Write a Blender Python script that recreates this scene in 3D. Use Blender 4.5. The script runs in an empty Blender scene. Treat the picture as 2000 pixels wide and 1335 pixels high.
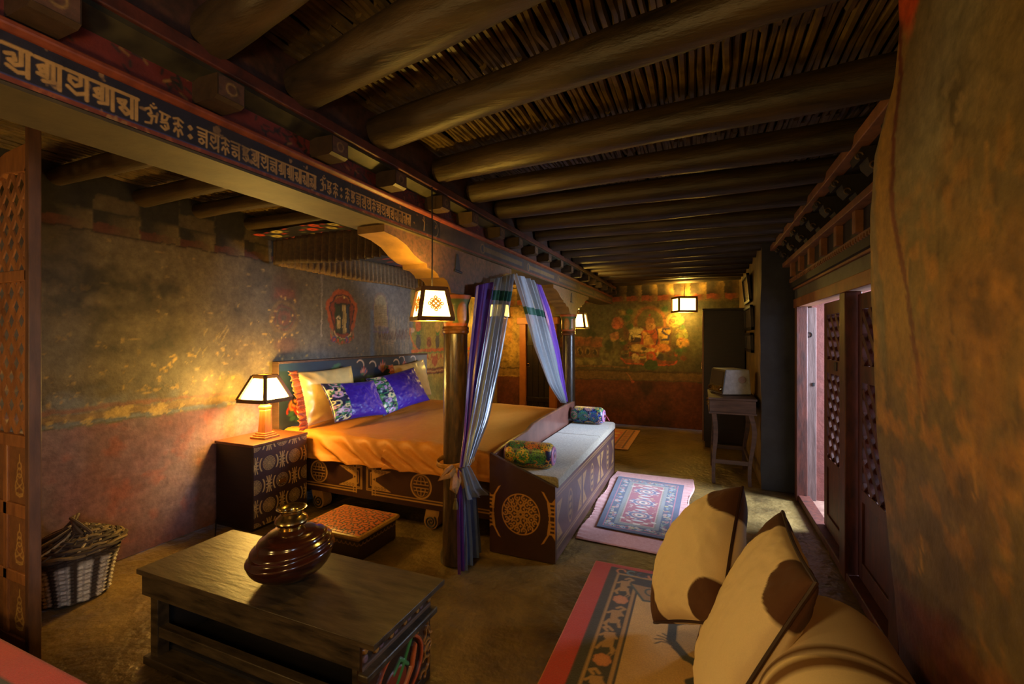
import bpy, bmesh, math, random
import numpy as np
from math import sin, cos, pi, radians
from mathutils import Vector, Matrix

# ------------------------------------------------------------------ camera, world, lights, exposure
SC = bpy.context.scene
COL = SC.collection
random.seed(7)

cam_d = bpy.data.cameras.new('camera')
cam_d.sensor_width = 36.0
cam_d.lens = 16.0
cam_d.shift_y = -0.00475
cam_d.clip_start = 0.02
cam = bpy.data.objects.new('camera', cam_d)
cam.location = (0, 0, 1.45)
cam.rotation_euler = (pi / 2, 0, math.atan(370 / 889.0))
COL.objects.link(cam)
SC.camera = cam

SC.view_settings.view_transform = 'Standard'
SC.view_settings.look = 'None'
SC.view_settings.gamma = 1.0
SC.view_settings.use_curve_mapping = False
SC.view_settings.exposure = 0.0
SC.cycles.use_denoising = True
SC.cycles.max_bounces = 6
SC.cycles.diffuse_bounces = 4
SC.cycles.transparent_max_bounces = 12
SC.cycles.sample_clamp_indirect = 4.0

world = bpy.data.worlds.new('sky')
SC.world = world
world.use_nodes = True
world.node_tree.nodes['Background'].inputs[0].default_value = (0.55, 0.70, 1.0, 1)
world.node_tree.nodes['Background'].inputs[1].default_value = 1.2

WARM = (1.0, 0.585, 0.085)
COOL = (0.62, 0.76, 1.0)
WARM2 = (1.0, 0.62, 0.19)


def area(name, loc, direction, sx, sy, power, color, spread=180):
    d = bpy.data.lights.new(name, 'AREA')
    d.shape = 'RECTANGLE'
    d.size, d.size_y = sx, sy
    d.energy = power
    d.color = color
    d.spread = radians(spread)
    o = bpy.data.objects.new(name, d)
    o.location = loc
    o.rotation_euler = Vector(direction).to_track_quat('-Z', 'Y').to_euler()
    COL.objects.link(o)
    return o


def bulb(name, loc, power, radius=0.04, color=WARM, parent=None):
    d = bpy.data.lights.new(name, 'POINT')
    d.energy = power
    d.color = color
    d.shadow_soft_size = radius
    o = bpy.data.objects.new(name, d)
    o.location = loc
    COL.objects.link(o)
    if parent:
        o.parent = parent
    return o


# daylight outside the open garden door (sky over the sill), and the room's other lamps behind the camera
area('daylight_door', (2.6, 4.40, 1.65), (-1, -0.03, -0.22), 0.9, 1.6, 560, COOL)
area('daylight_reveal', (1.45, 3.4, 2.0), (-0.3, 1.0, -0.55), 0.5, 0.4, 7, (1.0, 0.88, 0.84))
area('cool_fill_right', (1.1, -0.72, 1.45), (-1, 0.12, -0.12), 0.8, 0.95, 26, COOL)  # cool fill light added behind the camera; its window is made up
bulb('lamp_behind_camera_right', (-0.70, -0.30, 1.45), 34, 0.10, WARM2)
bulb('lamp_behind_camera_left', (-2.3, -0.35, 1.15), 26, 0.10, WARM2)

# ------------------------------------------------------------------ helpers


def S(r, g, b):
    def f(c):
        c /= 255.0
        return c / 12.92 if c <= 0.04045 else ((c + 0.055) / 1.055) ** 2.4
    return (f(r), f(g), f(b))


def mat(name, color, rough=0.7, metal=0.0, var=0.25, scale=20.0, bump=0.0, stretch=None, color2=None, attr=False,
        coat=0.0, emit=None, estr=0.0, alpha=1.0, sheen=0.0, fine=None):
    m = bpy.data.materials.new(name)
    m.use_nodes = True
    nt = m.node_tree
    N, L = nt.nodes, nt.links
    p = N['Principled BSDF']
    p.inputs['Roughness'].default_value = rough
    p.inputs['Metallic'].default_value = metal
    p.inputs['Coat Weight'].default_value = coat
    p.inputs['Coat Roughness'].default_value = 0.15
    p.inputs['Alpha'].default_value = alpha
    if sheen:
        p.inputs['Sheen Weight'].default_value = sheen
    tc = N.new('ShaderNodeTexCoord')
    mp = N.new('ShaderNodeMapping')
    L.new(tc.outputs['Object'], mp.inputs['Vector'])
    if stretch:
        mp.inputs['Scale'].default_value = stretch
    nz = N.new('ShaderNodeTexNoise')
    nz.inputs['Scale'].default_value = scale
    nz.inputs['Detail'].default_value = 6.0
    nz.inputs['Roughness'].default_value = 0.62
    L.new(mp.outputs['Vector'], nz.inputs['Vector'])
    rp = N.new('ShaderNodeMapRange')
    rp.inputs['From Min'].default_value = 0.3
    rp.inputs['From Max'].default_value = 0.7
    L.new(nz.outputs['Fac'], rp.inputs['Value'])
    if attr:
        at = N.new('ShaderNodeAttribute')
        at.attribute_name = 'Col'
        src = at.outputs['Color']
    else:
        mx = N.new('ShaderNodeMix')
        mx.data_type = 'RGBA'
        mx.inputs['A'].default_value = (*color, 1)
        c2 = color2 if color2 else tuple(c * (1 - var) for c in color)
        mx.inputs['B'].default_value = (*c2, 1)
        L.new(rp.outputs['Result'], mx.inputs['Factor'])
        src = mx.outputs['Result']
    if attr and var:
        mu = N.new('ShaderNodeMix')
        mu.data_type = 'RGBA'
        mu.blend_type = 'MULTIPLY'
        mu.inputs['Factor'].default_value = 1.0
        r2 = N.new('ShaderNodeMapRange')
        r2.inputs['From Min'].default_value = 0.3
        r2.inputs['From Max'].default_value = 0.7
        r2.inputs['To Min'].default_value = 1 - var
        r2.inputs['To Max'].default_value = 1 + var
        L.new(nz.outputs['Fac'], r2.inputs['Value'])
        nz.inputs['Detail'].default_value = 10.0
        nz.inputs['Roughness'].default_value = 0.7
        L.new(src, mu.inputs['A'])
        L.new(r2.outputs['Result'], mu.inputs['B'])
        src = mu.outputs['Result']
    L.new(src, p.inputs['Base Color'])
    if bump:
        b = N.new('ShaderNodeBump')
        b.inputs['Strength'].default_value = 0.6
        b.inputs['Distance'].default_value = bump
        if fine:
            n2 = N.new('ShaderNodeTexNoise')
            n2.inputs['Scale'].default_value = fine
            n2.inputs['Detail'].default_value = 3
            L.new(mp.outputs['Vector'], n2.inputs['Vector'])
            L.new(n2.outputs['Fac'], b.inputs['Height'])
        else:
            L.new(nz.outputs['Fac'], b.inputs['Height'])
        L.new(b.outputs['Normal'], p.inputs['Normal'])
    if emit:
        p.inputs['Emission Color'].default_value = (*emit, 1)
        p.inputs['Emission Strength'].default_value = estr
    return m


class MB:
    """collects shapes; build() links them as one mesh object"""

    def __init__(self):
        self.v, self.f, self.m, self.c = [], [], [], []
        self.col = (1, 1, 1)

    def add(self, verts, faces, m=0, col=None):
        b = len(self.v)
        self.v.extend([tuple(map(float, p)) for p in verts])
        self.f.extend([tuple(i + b for i in f) for f in faces])
        self.m.extend([m] * len(faces))
        if col is None:
            col = self.col
        if isinstance(col, (list, np.ndarray)) and len(col) == len(verts) and not np.isscalar(col[0]):
            self.c.extend([tuple(k) for k in col])
        else:
            self.c.extend([tuple(col)] * len(verts))
        return self

    def box(self, x0, x1, y0, y1, z0, z1, m=0, col=None, rz=0, rx=0, ry=0):
        cx, cy, cz = (x0 + x1) / 2, (y0 + y1) / 2, (z0 + z1) / 2
        R = Matrix.Rotation(rz, 3, 'Z') @ Matrix.Rotation(ry, 3, 'Y') @ Matrix.Rotation(rx, 3, 'X')
        P = []
        for z in (z0, z1):
            for x, y in ((x0, y0), (x1, y0), (x1, y1), (x0, y1)):
                q = R @ Vector((x - cx, y - cy, z - cz))
                P.append((q.x + cx, q.y + cy, q.z + cz))
        return self.add(P, [(3, 2, 1, 0), (4, 5, 6, 7), (0, 1, 5, 4), (1, 2, 6, 5), (2, 3, 7, 6), (3, 0, 4, 7)], m, col)

    def bar(self, a, b, w, t, up=(0, 0, 1), m=0, col=None):
        a, b = Vector(a), Vector(b)
        d = (b - a).normalized()
        s = d.cross(Vector(up)).normalized()
        u = s.cross(d).normalized()
        P = []
        for q in (a, b):
            for i, j in ((-1, -1), (1, -1), (1, 1), (-1, 1)):
                P.append(q + s * (i * w / 2) + u * (j * t / 2))
        return self.add(P, [(0, 3, 2, 1), (4, 5, 6, 7), (0, 1, 5, 4), (1, 2, 6, 5), (2, 3, 7, 6), (3, 0, 4, 7)], m, col)

    def tube(self, pts, r, n=8, caps=True, m=0, col=None, closed=False):
        pts = [Vector(p) for p in pts]
        k = len(pts)
        rs = r if isinstance(r, (list, tuple)) else [r] * k
        P, prev = [], None
        for i, p in enumerate(pts):
            if closed:
                d = pts[(i + 1) % k] - pts[i - 1]
            else:
                d = pts[min(i + 1, k - 1)] - pts[max(i - 1, 0)]
            d = d.normalized() if d.length > 1e-9 else Vector((0, 0, 1))
            if prev is None:
                a = Vector((0, 0, 1)) if abs(d.z) < .9 else Vector((1, 0, 0))
                s = d.cross(a).normalized()
            else:
                s = (prev - d * prev.dot(d)).normalized()
            prev = s
            u = d.cross(s)
            for j in range(n):
                t = 2 * pi * j / n
                P.append(p + (s * cos(t) + u * sin(t)) * rs[i])
        F = []
        for i in range(k if closed else k - 1):
            for j in range(n):
                a, b = i * n + j, i * n + (j + 1) % n
                c, d2 = ((i + 1) % k) * n + (j + 1) % n, ((i + 1) % k) * n + j
                F.append((a, b, c, d2))
        if caps and not closed:
            F.append(tuple(range(n))[::-1])
            F.append(tuple((k - 1) * n + j for j in range(n)))
        return self.add(P, F, m, col)

    def lathe(self, prof, c=(0, 0, 0), n=32, axis='Z', m=0, col=None, caps=True):
        P = []
        for r, z in prof:
            for j in range(n):
                t = 2 * pi * j / n
                a, b = r * cos(t), r * sin(t)
                q = {'Z': (a, b, z), 'X': (z, a, b), 'Y': (b, z, a)}[axis]
                P.append((q[0] + c[0], q[1] + c[1], q[2] + c[2]))
        F = []
        k = len(prof)
        for i in range(k - 1):
            for j in range(n):
                F.append((i * n + j, i * n + (j + 1) % n, (i + 1) * n + (j + 1) % n, (i + 1) * n + j))
        if caps:
            F.append(tuple(range(n))[::-1])
            F.append(tuple((k - 1) * n + j for j in range(n)))
        cc = None
        if isinstance(col, list) and len(col) == k and not np.isscalar(col[0]):
            cc = [col[i] for i in range(k) for j in range(n)]
        else:
            cc = col
        return self.add(P, F, m, cc)

    def prism(self, poly, o, u, v, d, m=0, col=None):
        """polygon in the (u, v) plane at o, extruded by vector d"""
        o, u, v, d = Vector(o), Vector(u), Vector(v), Vector(d)
        n = len(poly)
        A = [o + u * x + v * y for x, y in poly]
        B = [p + d for p in A]
        F = [tuple(range(n))[::-1], tuple(range(n, 2 * n))]
        F += [(i, (i + 1) % n, n + (i + 1) % n, n + i) for i in range(n)]
        return self.add(A + B, F, m, col)

    def grid(self, P, C=None, m=0, wrap=False):
        h, w = P.shape[:2]
        F = []
        for i in range(h - 1):
            for j in range(w - 1):
                a = i * w + j
                F.append((a, a + 1, a + w + 1, a + w))
            if wrap:
                a = i * w + w - 1
                F.append((a, i * w, i * w + w, a + w))
        V = P.reshape(-1, 3)
        return self.add(V, F, m, None if C is None else C.reshape(-1, 3))

    def build(self, name, mats, parent=None, smooth=True, world=True, bevel=0.0, angle=40, solid=0.0):
        me = bpy.data.meshes.new(name)
        V = np.array(self.v, dtype=np.float64)
        o = bpy.data.objects.new(name, me)
        if parent is not None:
            if world:
                V = V - np.array(wloc(parent))
        elif world:
            lo, hi = V.min(0), V.max(0)
            b = np.array([(lo[0] + hi[0]) / 2, (lo[1] + hi[1]) / 2, lo[2]])
            V = V - b
            o.location = b
        me.from_pydata(V.tolist(), [], self.f)
        if not isinstance(mats, (list, tuple)):
            mats = [mats]
        for k in mats:
            me.materials.append(k)
        if len(mats) > 1:
            me.polygons.foreach_set('material_index', self.m)
        ca = me.color_attributes.new('Col', 'FLOAT_COLOR', 'POINT')
        C = np.ones((len(self.v), 4), dtype=np.float32)
        C[:, :3] = np.array(self.c, dtype=np.float32)
        ca.data.foreach_set('color', C.ravel())
        me.validate()
        if smooth:
            me.shade_smooth()
            me.set_sharp_from_angle(angle=radians(angle))
        COL.objects.link(o)
        if parent is not None:
            o.parent = parent
        if bevel:
            b = o.modifiers.new('bevel', 'BEVEL')
            b.width = bevel
            b.segments = 2
            b.limit_method = 'ANGLE'
        if solid:
            s = o.modifiers.new('solid', 'SOLIDIFY')
            s.thickness = solid
            s.offset = 0
        return o


def wloc(o):
    v = Vector((0, 0, 0))
    while o is not None:
        v = v + o.location
        o = o.parent
    return v


def tag(o, label, cat, group=None):
    o['label'] = label
    o['category'] = cat
    if group:
        o['group'] = group
    return o


def struct(o):
    o['kind'] = 'structure'
    return o


def thing(name, label, cat, loc=(0, 0, 0), rz=0.0, group=None):
    o = bpy.data.objects.new(name, None)
    o.empty_display_size = 0.1
    o.location = loc
    o.rotation_euler = (0, 0, rz)
    COL.objects.link(o)
    return tag(o, label, cat, group)


def dup(root, loc, label, rz=None, group=None):
    r = root.copy()
    COL.objects.link(r)
    r.location = loc
    if rz is not None:
        r.rotation_euler = (0, 0, rz)
    r['label'] = label
    if group:
        r['group'] = group
    for ch in list(root.children):
        c = ch.copy()
        COL.objects.link(c)
        c.parent = r
        for g in ch.children:
            d = g.copy()
            COL.objects.link(d)
            d.parent = c
    return r


# ---- numpy painting -------------------------------------------------------
def vnoise(h, w, cell, seed, octaves=4, ay=1.0):
    rng = np.random.default_rng(seed)
    out = np.zeros((h, w))
    amp, tot = 1.0, 0.0
    for k in range(octaves):
        cx = max(cell / 2 ** k, 1.0)
        cy = max(cell * ay / 2 ** k, 1.0)
        gh, gw = int(h / cy) + 3, int(w / cx) + 3
        G = rng.random((gh, gw))
        y, x = np.arange(h) / cy, np.arange(w) / cx
        yi, xi = y.astype(int), x.astype(int)
        fy, fx = y - yi, x - xi
        fy, fx = (fy * fy * (3 - 2 * fy))[:, None], (fx * fx * (3 - 2 * fx))[None, :]
        a = G[yi][:, xi]
        b = G[yi][:, xi + 1]
        c = G[yi + 1][:, xi]
        d = G[yi + 1][:, xi + 1]
        out += amp * ((a * (1 - fx) + b * fx) * (1 - fy) + (c * (1 - fx) + d * fx) * fy)
        tot += amp
        amp *= 0.55
    return out / tot


class Cv:
    """a painted surface, metres, y up, one colour per grid vertex"""

    def __init__(s, w, h, res, col, x0=0.0, y0=0.0):
        s.w, s.h, s.res, s.x0, s.y0 = w, h, res, x0, y0
        s.nx, s.ny = int(round(w / res)) + 1, int(round(h / res)) + 1
        s.xs = x0 + np.linspace(0, w, s.nx)
        s.ys = y0 + np.linspace(0, h, s.ny)
        s.X, s.Y = np.meshgrid(s.xs, s.ys)
        s.img = np.ones((s.ny, s.nx, 3)) * np.array(col)

    def noise(s, cell, seed, octaves=4, ay=1.0):
        return vnoise(s.ny, s.nx, cell / s.res, seed, octaves, ay)

    def mix(s, mask, col):
        m = np.clip(mask, 0, 1)[..., None]
        s.img = s.img * (1 - m) + np.array(col) * m

    def _win(s, x0, x1, y0, y1, pad):
        i0 = max(np.searchsorted(s.ys, y0 - pad) - 1, 0)
        i1 = min(np.searchsorted(s.ys, y1 + pad) + 1, s.ny)
        j0 = max(np.searchsorted(s.xs, x0 - pad) - 1, 0)
        j1 = min(np.searchsorted(s.xs, x1 + pad) + 1, s.nx)
        return slice(i0, i1), slice(j0, j1)

    def _put(s, sl, d, col, a=1.0, soft=None):
        m = np.clip(0.5 - d / (soft or s.res), 0, 1)[..., None] * a
        s.img[sl] = s.img[sl] * (1 - m) + np.array(col) * m

    def rect(s, x0, y0, x1, y1, col, a=1.0, soft=None):
        sl = s._win(x0, x1, y0, y1, soft or s.res)
        X, Y = s.X[sl], s.Y[sl]
        if X.size:
            d = np.maximum(np.maximum(x0 - X, X - x1), np.maximum(y0 - Y, Y - y1))
            s._put(sl, d, col, a, soft)

    def ell(s, cx, cy, rx, ry, col, a=1.0, soft=None):
        sl = s._win(cx - rx, cx + rx, cy - ry, cy + ry, soft or s.res)
        X, Y = s.X[sl], s.Y[sl]
        if X.size:
            d = (np.sqrt(((X - cx) / rx) ** 2 + ((Y - cy) / ry) ** 2) - 1) * min(rx, ry)
            s._put(sl, d, col, a, soft)

    def disc(s, cx, cy, r, col, a=1.0, soft=None):
        s.ell(cx, cy, r, r, col, a, soft)

    def ring(s, cx, cy, r, w, col, a=1.0, ry=None):
        ry = ry or r
        sl = s._win(cx - r - w, cx + r + w, cy - ry - w, cy + ry + w, s.res)
        X, Y = s.X[sl], s.Y[sl]
        if X.size:
            d = np.abs((np.sqrt(((X - cx) / r) ** 2 + ((Y - cy) / ry) ** 2) - 1) * min(r, ry)) - w / 2
            s._put(sl, d, col, a)

    def stroke(s, pts, w, col, a=1.0, soft=None):
        p = np.array(pts, float)
        sl = s._win(p[:, 0].min(), p[:, 0].max(), p[:, 1].min(), p[:, 1].max(), w + s.res)
        X, Y = s.X[sl], s.Y[sl]
        if not X.size:
            return
        D = np.full(X.shape, 1e9)
        for (ax, ay), (bx, by) in zip(p[:-1], p[1:]):
            dx, dy = bx - ax, by - ay
            L = dx * dx + dy * dy + 1e-12
            t = np.clip(((X - ax) * dx + (Y - ay) * dy) / L, 0, 1)
            D = np.minimum(D, np.hypot(X - ax - t * dx, Y - ay - t * dy))
        s._put(sl, D - w / 2, col, a, soft)

    def arc(s, cx, cy, r, a0, a1, w, col, a=1.0, n=14, ry=None):
        ry = ry or r
        s.stroke([(cx + r * cos(t), cy + ry * sin(t)) for t in np.linspace(a0, a1, n)], w, col, a)

    def poly(s, pts, col, a=1.0, soft=None):
        p = np.array(pts, float)
        sl = s._win(p[:, 0].min(), p[:, 0].max(), p[:, 1].min(), p[:, 1].max(), soft or s.res)
        X, Y = s.X[sl], s.Y[sl]
        if not X.size:
            return
        D = np.full(X.shape, 1e9)
        ins = np.zeros(X.shape, bool)
        for (ax, ay), (bx, by) in zip(p, np.roll(p, -1, 0)):
            dx, dy = bx - ax, by - ay
            L = dx * dx + dy * dy + 1e-12
            t = np.clip(((X - ax) * dx + (Y - ay) * dy) / L, 0, 1)
            D = np.minimum(D, np.hypot(X - ax - t * dx, Y - ay - t * dy))
            c = ((ay > Y) != (by > Y)) & (X < dx * (Y - ay) / (dy if abs(dy) > 1e-12 else 1e-12) + ax)
            ins ^= c
        s._put(sl, np.where(ins, -D, D), col, a, soft)

    def warp(s, amt, cell, seed):
        a = (s.noise(cell, seed, 3) - .5) * 2 * amt / s.res
        b = (s.noise(cell, seed + 1, 3) - .5) * 2 * amt / s.res
        i = np.clip(np.arange(s.ny)[:, None] + a, 0, s.ny - 1).astype(int)
        j = np.clip(np.arange(s.nx)[None, :] + b, 0, s.nx - 1).astype(int)
        s.img = s.img[i, j]

    def mottle(s, amt, cell, seed, octaves=4):
        s.img = s.img * (1 + amt * 2 * (s.noise(cell, seed, octaves) - 0.5))[..., None]

    def P(s, o, u, v):
        o, u, v = np.array(o, float), np.array(u, float), np.array(v, float)
        return o + (s.X - s.x0)[..., None] * u + (s.Y - s.y0)[..., None] * v


def panel(mb, cv, o, u, v, t, edge, m=0, P=None):
    """a board: painted front grid plus plain sides and back of thickness t"""
    o, u, v = Vector(o), Vector(u), Vector(v)
    n = u.cross(v)
    P = cv.P(o, u, v) if P is None else P
    mb.grid(P, np.clip(cv.img, 0, 1), m)
    h, w = P.shape[:2]
    loop = [P[0, j] for j in range(w)] + [P[i, w - 1] for i in range(1, h)] + \
           [P[h - 1, j] for j in range(w - 2, -1, -1)] + [P[i, 0] for i in range(h - 2, 0, -1)]
    step = 1
    A = [Vector(p) for p in loop[::step]]
    B = [p - n * t for p in A]
    k = len(A)
    mb.add(A + B, [(i, k + i, k + (i + 1) % k, (i + 1) % k) for i in range(k)], m, edge)
    mb.add([P[0, 0] - np.array(n) * t, P[0, -1] - np.array(n) * t, P[-1, -1] - np.array(n) * t, P[-1, 0] - np.array(n) * t],
           [(3, 2, 1, 0)], m, edge)
    return mb


# ------------------------------------------------------------------ materials
M = {}
M['wall'] = mat('painted_plaster', (1, 1, 1), 0.62, attr=True, var=0.34, scale=22, bump=0.004, fine=45)
M['paint'] = mat('old_paint', (1, 1, 1), 0.5, attr=True, var=0.25, scale=24, bump=0.004)
M['lacquer'] = mat('painted_lacquer', (1, 1, 1), 0.38, attr=True, var=0.12, scale=14, bump=0.0015, coat=0.15)
M['pile'] = mat('wool_pile', (1, 1, 1), 0.95, attr=True, var=0.22, scale=160, bump=0.003, sheen=0.3)
M['brocade'] = mat('silk_brocade', (1, 1, 1), 0.36, attr=True, var=0.12, scale=120, bump=0.001, sheen=0.04)
M['satin'] = mat('satin', (1, 1, 1), 0.3, attr=True, var=0.06, scale=30, bump=0.001, sheen=0.02)
M['canvas'] = mat('cotton_canvas', (1, 1, 1), 0.85, attr=True, var=0.06, scale=300, bump=0.0006, sheen=0.03)
M['floor'] = mat('earthen_floor', S(136, 110, 62), 0.38, scale=3.0, color2=S(60, 46, 25), bump=0.022, fine=20)
M['log'] = mat('smoked_log', S(78, 60, 34), 0.5, scale=3.5, color2=S(20, 15, 9), bump=0.02, stretch=(0.5, 3, 3))
M['cane'] = mat('smoked_willow', S(108, 86, 44), 0.45, scale=14, color2=S(48, 36, 19), bump=0.003)
M['soot_shade'] = mat('sooty_shade_boards', S(30, 20, 15), 0.8, scale=6, color2=S(14, 10, 8), bump=0.01)
M['darkwood'] = mat('dark_wood', S(40, 24, 16), 0.4, scale=6, color2=S(20, 12, 8), bump=0.002, stretch=(1, 1, 8))
M['tablewood'] = mat('worn_black_wood', S(84, 68, 46), 0.4, scale=5, color2=S(30, 24, 16), bump=0.004, stretch=(1.2, 6, 6))
M['redwood'] = mat('red_painted_wood', S(96, 44, 28), 0.55, scale=7, color2=S(52, 24, 17), bump=0.004, stretch=(4, 4, 1))
M['screenwood'] = mat('oiled_carved_wood', S(164, 106, 54), 0.5, scale=7, color2=S(112, 68, 34), bump=0.003, stretch=(4, 4, 0.8))
M['oldwood'] = mat('grey_brown_wood', S(92, 66, 52), 0.6, scale=6, color2=S(60, 42, 34), bump=0.003, stretch=(0.8, 5, 5))
M['black'] = mat('black_plaster', S(44, 46, 52), 0.6, scale=5, color2=S(24, 25, 30), bump=0.01)
M['cord'] = mat('black_cord', S(16, 14, 14), 0.5)
M['metal'] = mat('steel', S(150, 150, 150), 0.3, metal=1.0)
M['brass'] = mat('silvered_brass', S(190, 165, 110), 0.22, metal=1.0, var=0.2, scale=8)
M['bronze'] = mat('lamp_frame', S(110, 74, 34), 0.45, var=0.3)

# ================================================================== the setting
ZC = 2.447     # underside of the willow ceiling

# ---- floor
mb = MB()
g = Cv(5.9, 9.1, 0.05, (1, 1, 1), x0=-3.6, y0=-1.3)
Pf = g.P((-3.6, -1.3, 0), (1, 0, 0), (0, 1, 0))
Pf[..., 2] = (vnoise(g.ny, g.nx, 9, 3) - 0.5) * 0.012
Pf[..., 2] -= Pf[..., 2].max()
panel(mb, g, (-3.6, -1.3, 0), (1, 0, 0), (0, 1, 0), 0.1, (1, 1, 1), P=Pf)
struct(mb.build('floor', M['floor']))

# ---- left wall, painted
cv = Cv(6.7, 2.6, 0.0105, S(108, 94, 68), x0=1.0, y0=0.0)
X, Y = cv.X, cv.Y
n1, n2, n3 = cv.noise(0.9, 11), cv.noise(0.35, 12), cv.noise(0.12, 13, 3)
cv.mix((n1 - 0.42) * 3.5, S(84, 74, 56))
cv.mix((n2 - 0.50) * 3.0, S(66, 58, 44))
cv.mix(np.clip((X - 3.1) / 0.4, 0, 1) * 0.8 * (0.6 + 0.5 * n2), S(104, 100, 100))
cv.mix(np.clip((n1 - 0.52) * 4, 0, 1) * 0.4, S(100, 98, 96))
# soot and water stains
for cx, cy, rx, ry, a in ((1.75, 1.78, .42, .12, .8), (2.05, 1.66, .5, .07, .6), (1.55, 1.6, .35, .08, .5), (1.7, 1.36, .25, .07, .5),
                          (1.5, 1.15, .2, .05, .5), (1.95, 1.1, .14, .1, .6)):
    d = np.sqrt(((X - cx) / rx) ** 2 + ((Y - cy) / ry) ** 2) + (n3 - .5) * 2.2
    cv.mix(np.clip(1.15 - d, 0, 1) * a, S(40, 36, 28))
d = np.sqrt(((X - 1.55) / .4) ** 2 + ((Y - 1.02) / .1) ** 2) + (n3 - .5) * 2
cv.mix(np.clip(1.1 - d, 0, 1) * .7, S(112, 116, 126))
# scraped ochre flakes
fl = cv.noise(0.045, 21, 3)
band = np.exp(-((Y - 1.2) / .22) ** 2) * np.clip((3.4 - X) / 1.2, 0, 1)
cv.mix(np.clip((fl - 0.74 + .05 * band) * 14, 0, 1) * (.1 + .7 * band), S(176, 138, 66))
rng = np.random.default_rng(5)
for _ in range(90):
    cx, cy = rng.uniform(1.2, 4.2), rng.normal(1.25, .2)
    if rng.random() < .25:
        cy = rng.uniform(1.6, 2.1)
    cv.ell(cx, cy, rng.uniform(.003, .013), rng.uniform(.003, .006), S(186, 150, 84), .8, .012)
for _ in range(12):
    cx, cy = rng.uniform(2.2, 2.75), rng.uniform(1.2, 1.5)
    cv.stroke([(cx, cy), (cx + .03, cy + .05)], .003, S(190, 160, 90), .6)
# dado and its bands
wob = (cv.noise(.5, 31) - .5) * .02
dz = Y + wob
red = S(126, 88, 90)
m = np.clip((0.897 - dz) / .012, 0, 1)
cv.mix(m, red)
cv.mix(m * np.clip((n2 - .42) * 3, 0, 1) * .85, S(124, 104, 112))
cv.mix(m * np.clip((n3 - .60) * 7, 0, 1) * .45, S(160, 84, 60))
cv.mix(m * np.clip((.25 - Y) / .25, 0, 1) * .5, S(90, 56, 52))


def hband(z0, z1, col, a):
    k = np.clip((dz - z0) / .008, 0, 1) * np.clip((z1 - dz) / .008, 0, 1)
    cv.mix(k * a, col)


hband(.897, .932, S(104, 110, 120), .85)
hband(.932, .985, S(134, 104, 62), .75)
hband(.985, 1.018, S(128, 78, 58), .7)
cv.mix(np.clip((fl - .60) * 14, 0, 1) * ((dz > .9) & (dz < .99)) * .7, S(190, 160, 90))
# painted block frieze under the ceiling
for k in range(-3, 26):
    a = 1.614 + .2545 * k
    cv.rect(a, 2.105, a + .2545, 2.6, S(46, 42, 34))
    t = np.clip((X - a - .06) / .19, 0, 1) * ((X >= a) & (X < a + .2545)) * (Y > 2.105)
    cv.mix(t * .9 * np.clip((2.25 - Y) / .03, 0, 1), S(122, 104, 66))
    cv.mix((1 - t) * ((X >= a) & (X < a + .2545)) * (Y > 2.105) * (Y < 2.17) * .6, S(106, 54, 38))
    if k % 2 == 0:
        cv.rect(a, 2.25, a + .2545, 2.34, S(104, 88, 58), .7)
cv.stroke([(1, 2.105), (7.7, 2.105)], .01, S(40, 36, 28))
# faded roundel
cv.ell(3.02, 1.6, .2, .38, S(70, 60, 44), .55, .2)
cv.poly([(2.86, 1.75), (2.92, 1.98), (3.02, 2.05), (3.14, 1.95), (3.18, 1.75)], S(96, 62, 44), .35, .06)
cv.ring(3.02, 1.62, .14, .03, S(120, 92, 48), .5)
cv.ring(3.02, 1.62, .105, .02, S(104, 50, 36), .5)
cv.disc(3.02, 1.62, .09, S(66, 54, 40), .6, .03)
for t in np.linspace(0, 2 * pi, 9)[:-1]:
    cv.disc(3.02 + .05 * cos(t), 1.62 + .05 * sin(t), .02, S(120, 60, 40), .45, .02)
cv.rect(2.92, 1.8, 3.14, 1.88, S(128, 58, 38), .4, .03)
cv.ell(3.04, 1.37, .12, .07, S(112, 64, 44), .4, .04)
for _ in range(42):
    cv.ell(rng.normal(3.0, .13), rng.normal(1.42, .22), rng.uniform(.004, .012), rng.uniform(.004, .009), S(200, 158, 72), .85, .012)
# flame shield emblem
cx = 3.745
fl_ = [(0, 1.37), (.10, 1.38), (.17, 1.43), (.16, 1.52), (.20, 1.62), (.235, 1.76), (.215, 1.82), (.17, 1.84), (.14, 1.9), (.08, 1.94), (0, 1.955)]
full = [(cx + a, b) for a, b in fl_] + [(cx - a, b) for a, b in fl_[::-1]]
cv.poly(full, S(170, 84, 50))
cv.poly([(cx + (x - cx) * .80, 1.67 + (y - 1.67) * .82) for x, y in full], S(62, 44, 52))
cv.poly([(cx + (x - cx) * .72, 1.68 + (y - 1.68) * .76) for x, y in full], S(128, 58, 44))
cv.rect(cx - .11, 1.48, cx + .11, 1.80, S(42, 42, 40))
cv.rect(cx - .105, 1.5, cx - .03, 1.78, S(52, 62, 44))
cv.rect(cx + .0, 1.49, cx + .055, 1.78, S(172, 146, 92))
cv.rect(cx + .012, 1.49, cx + .02, 1.78, S(120, 90, 50))
cv.rect(cx + .065, 1.49, cx + .09, 1.79, S(46, 60, 84))
cv.rect(cx - .085, 1.54, cx - .035, 1.63, S(184, 154, 96))
cv.stroke([(cx - .08, 1.64), (cx - .06, 1.67), (cx - .03, 1.64)], .012, S(200, 180, 140))
cv.arc(cx, 1.5, .12, pi, 2 * pi, .014, S(190, 160, 110), ry=.07)
cv.arc(cx, 1.5, .15, pi * .95, 2.05 * pi, .016, S(120, 110, 80), ry=.09)
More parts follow.
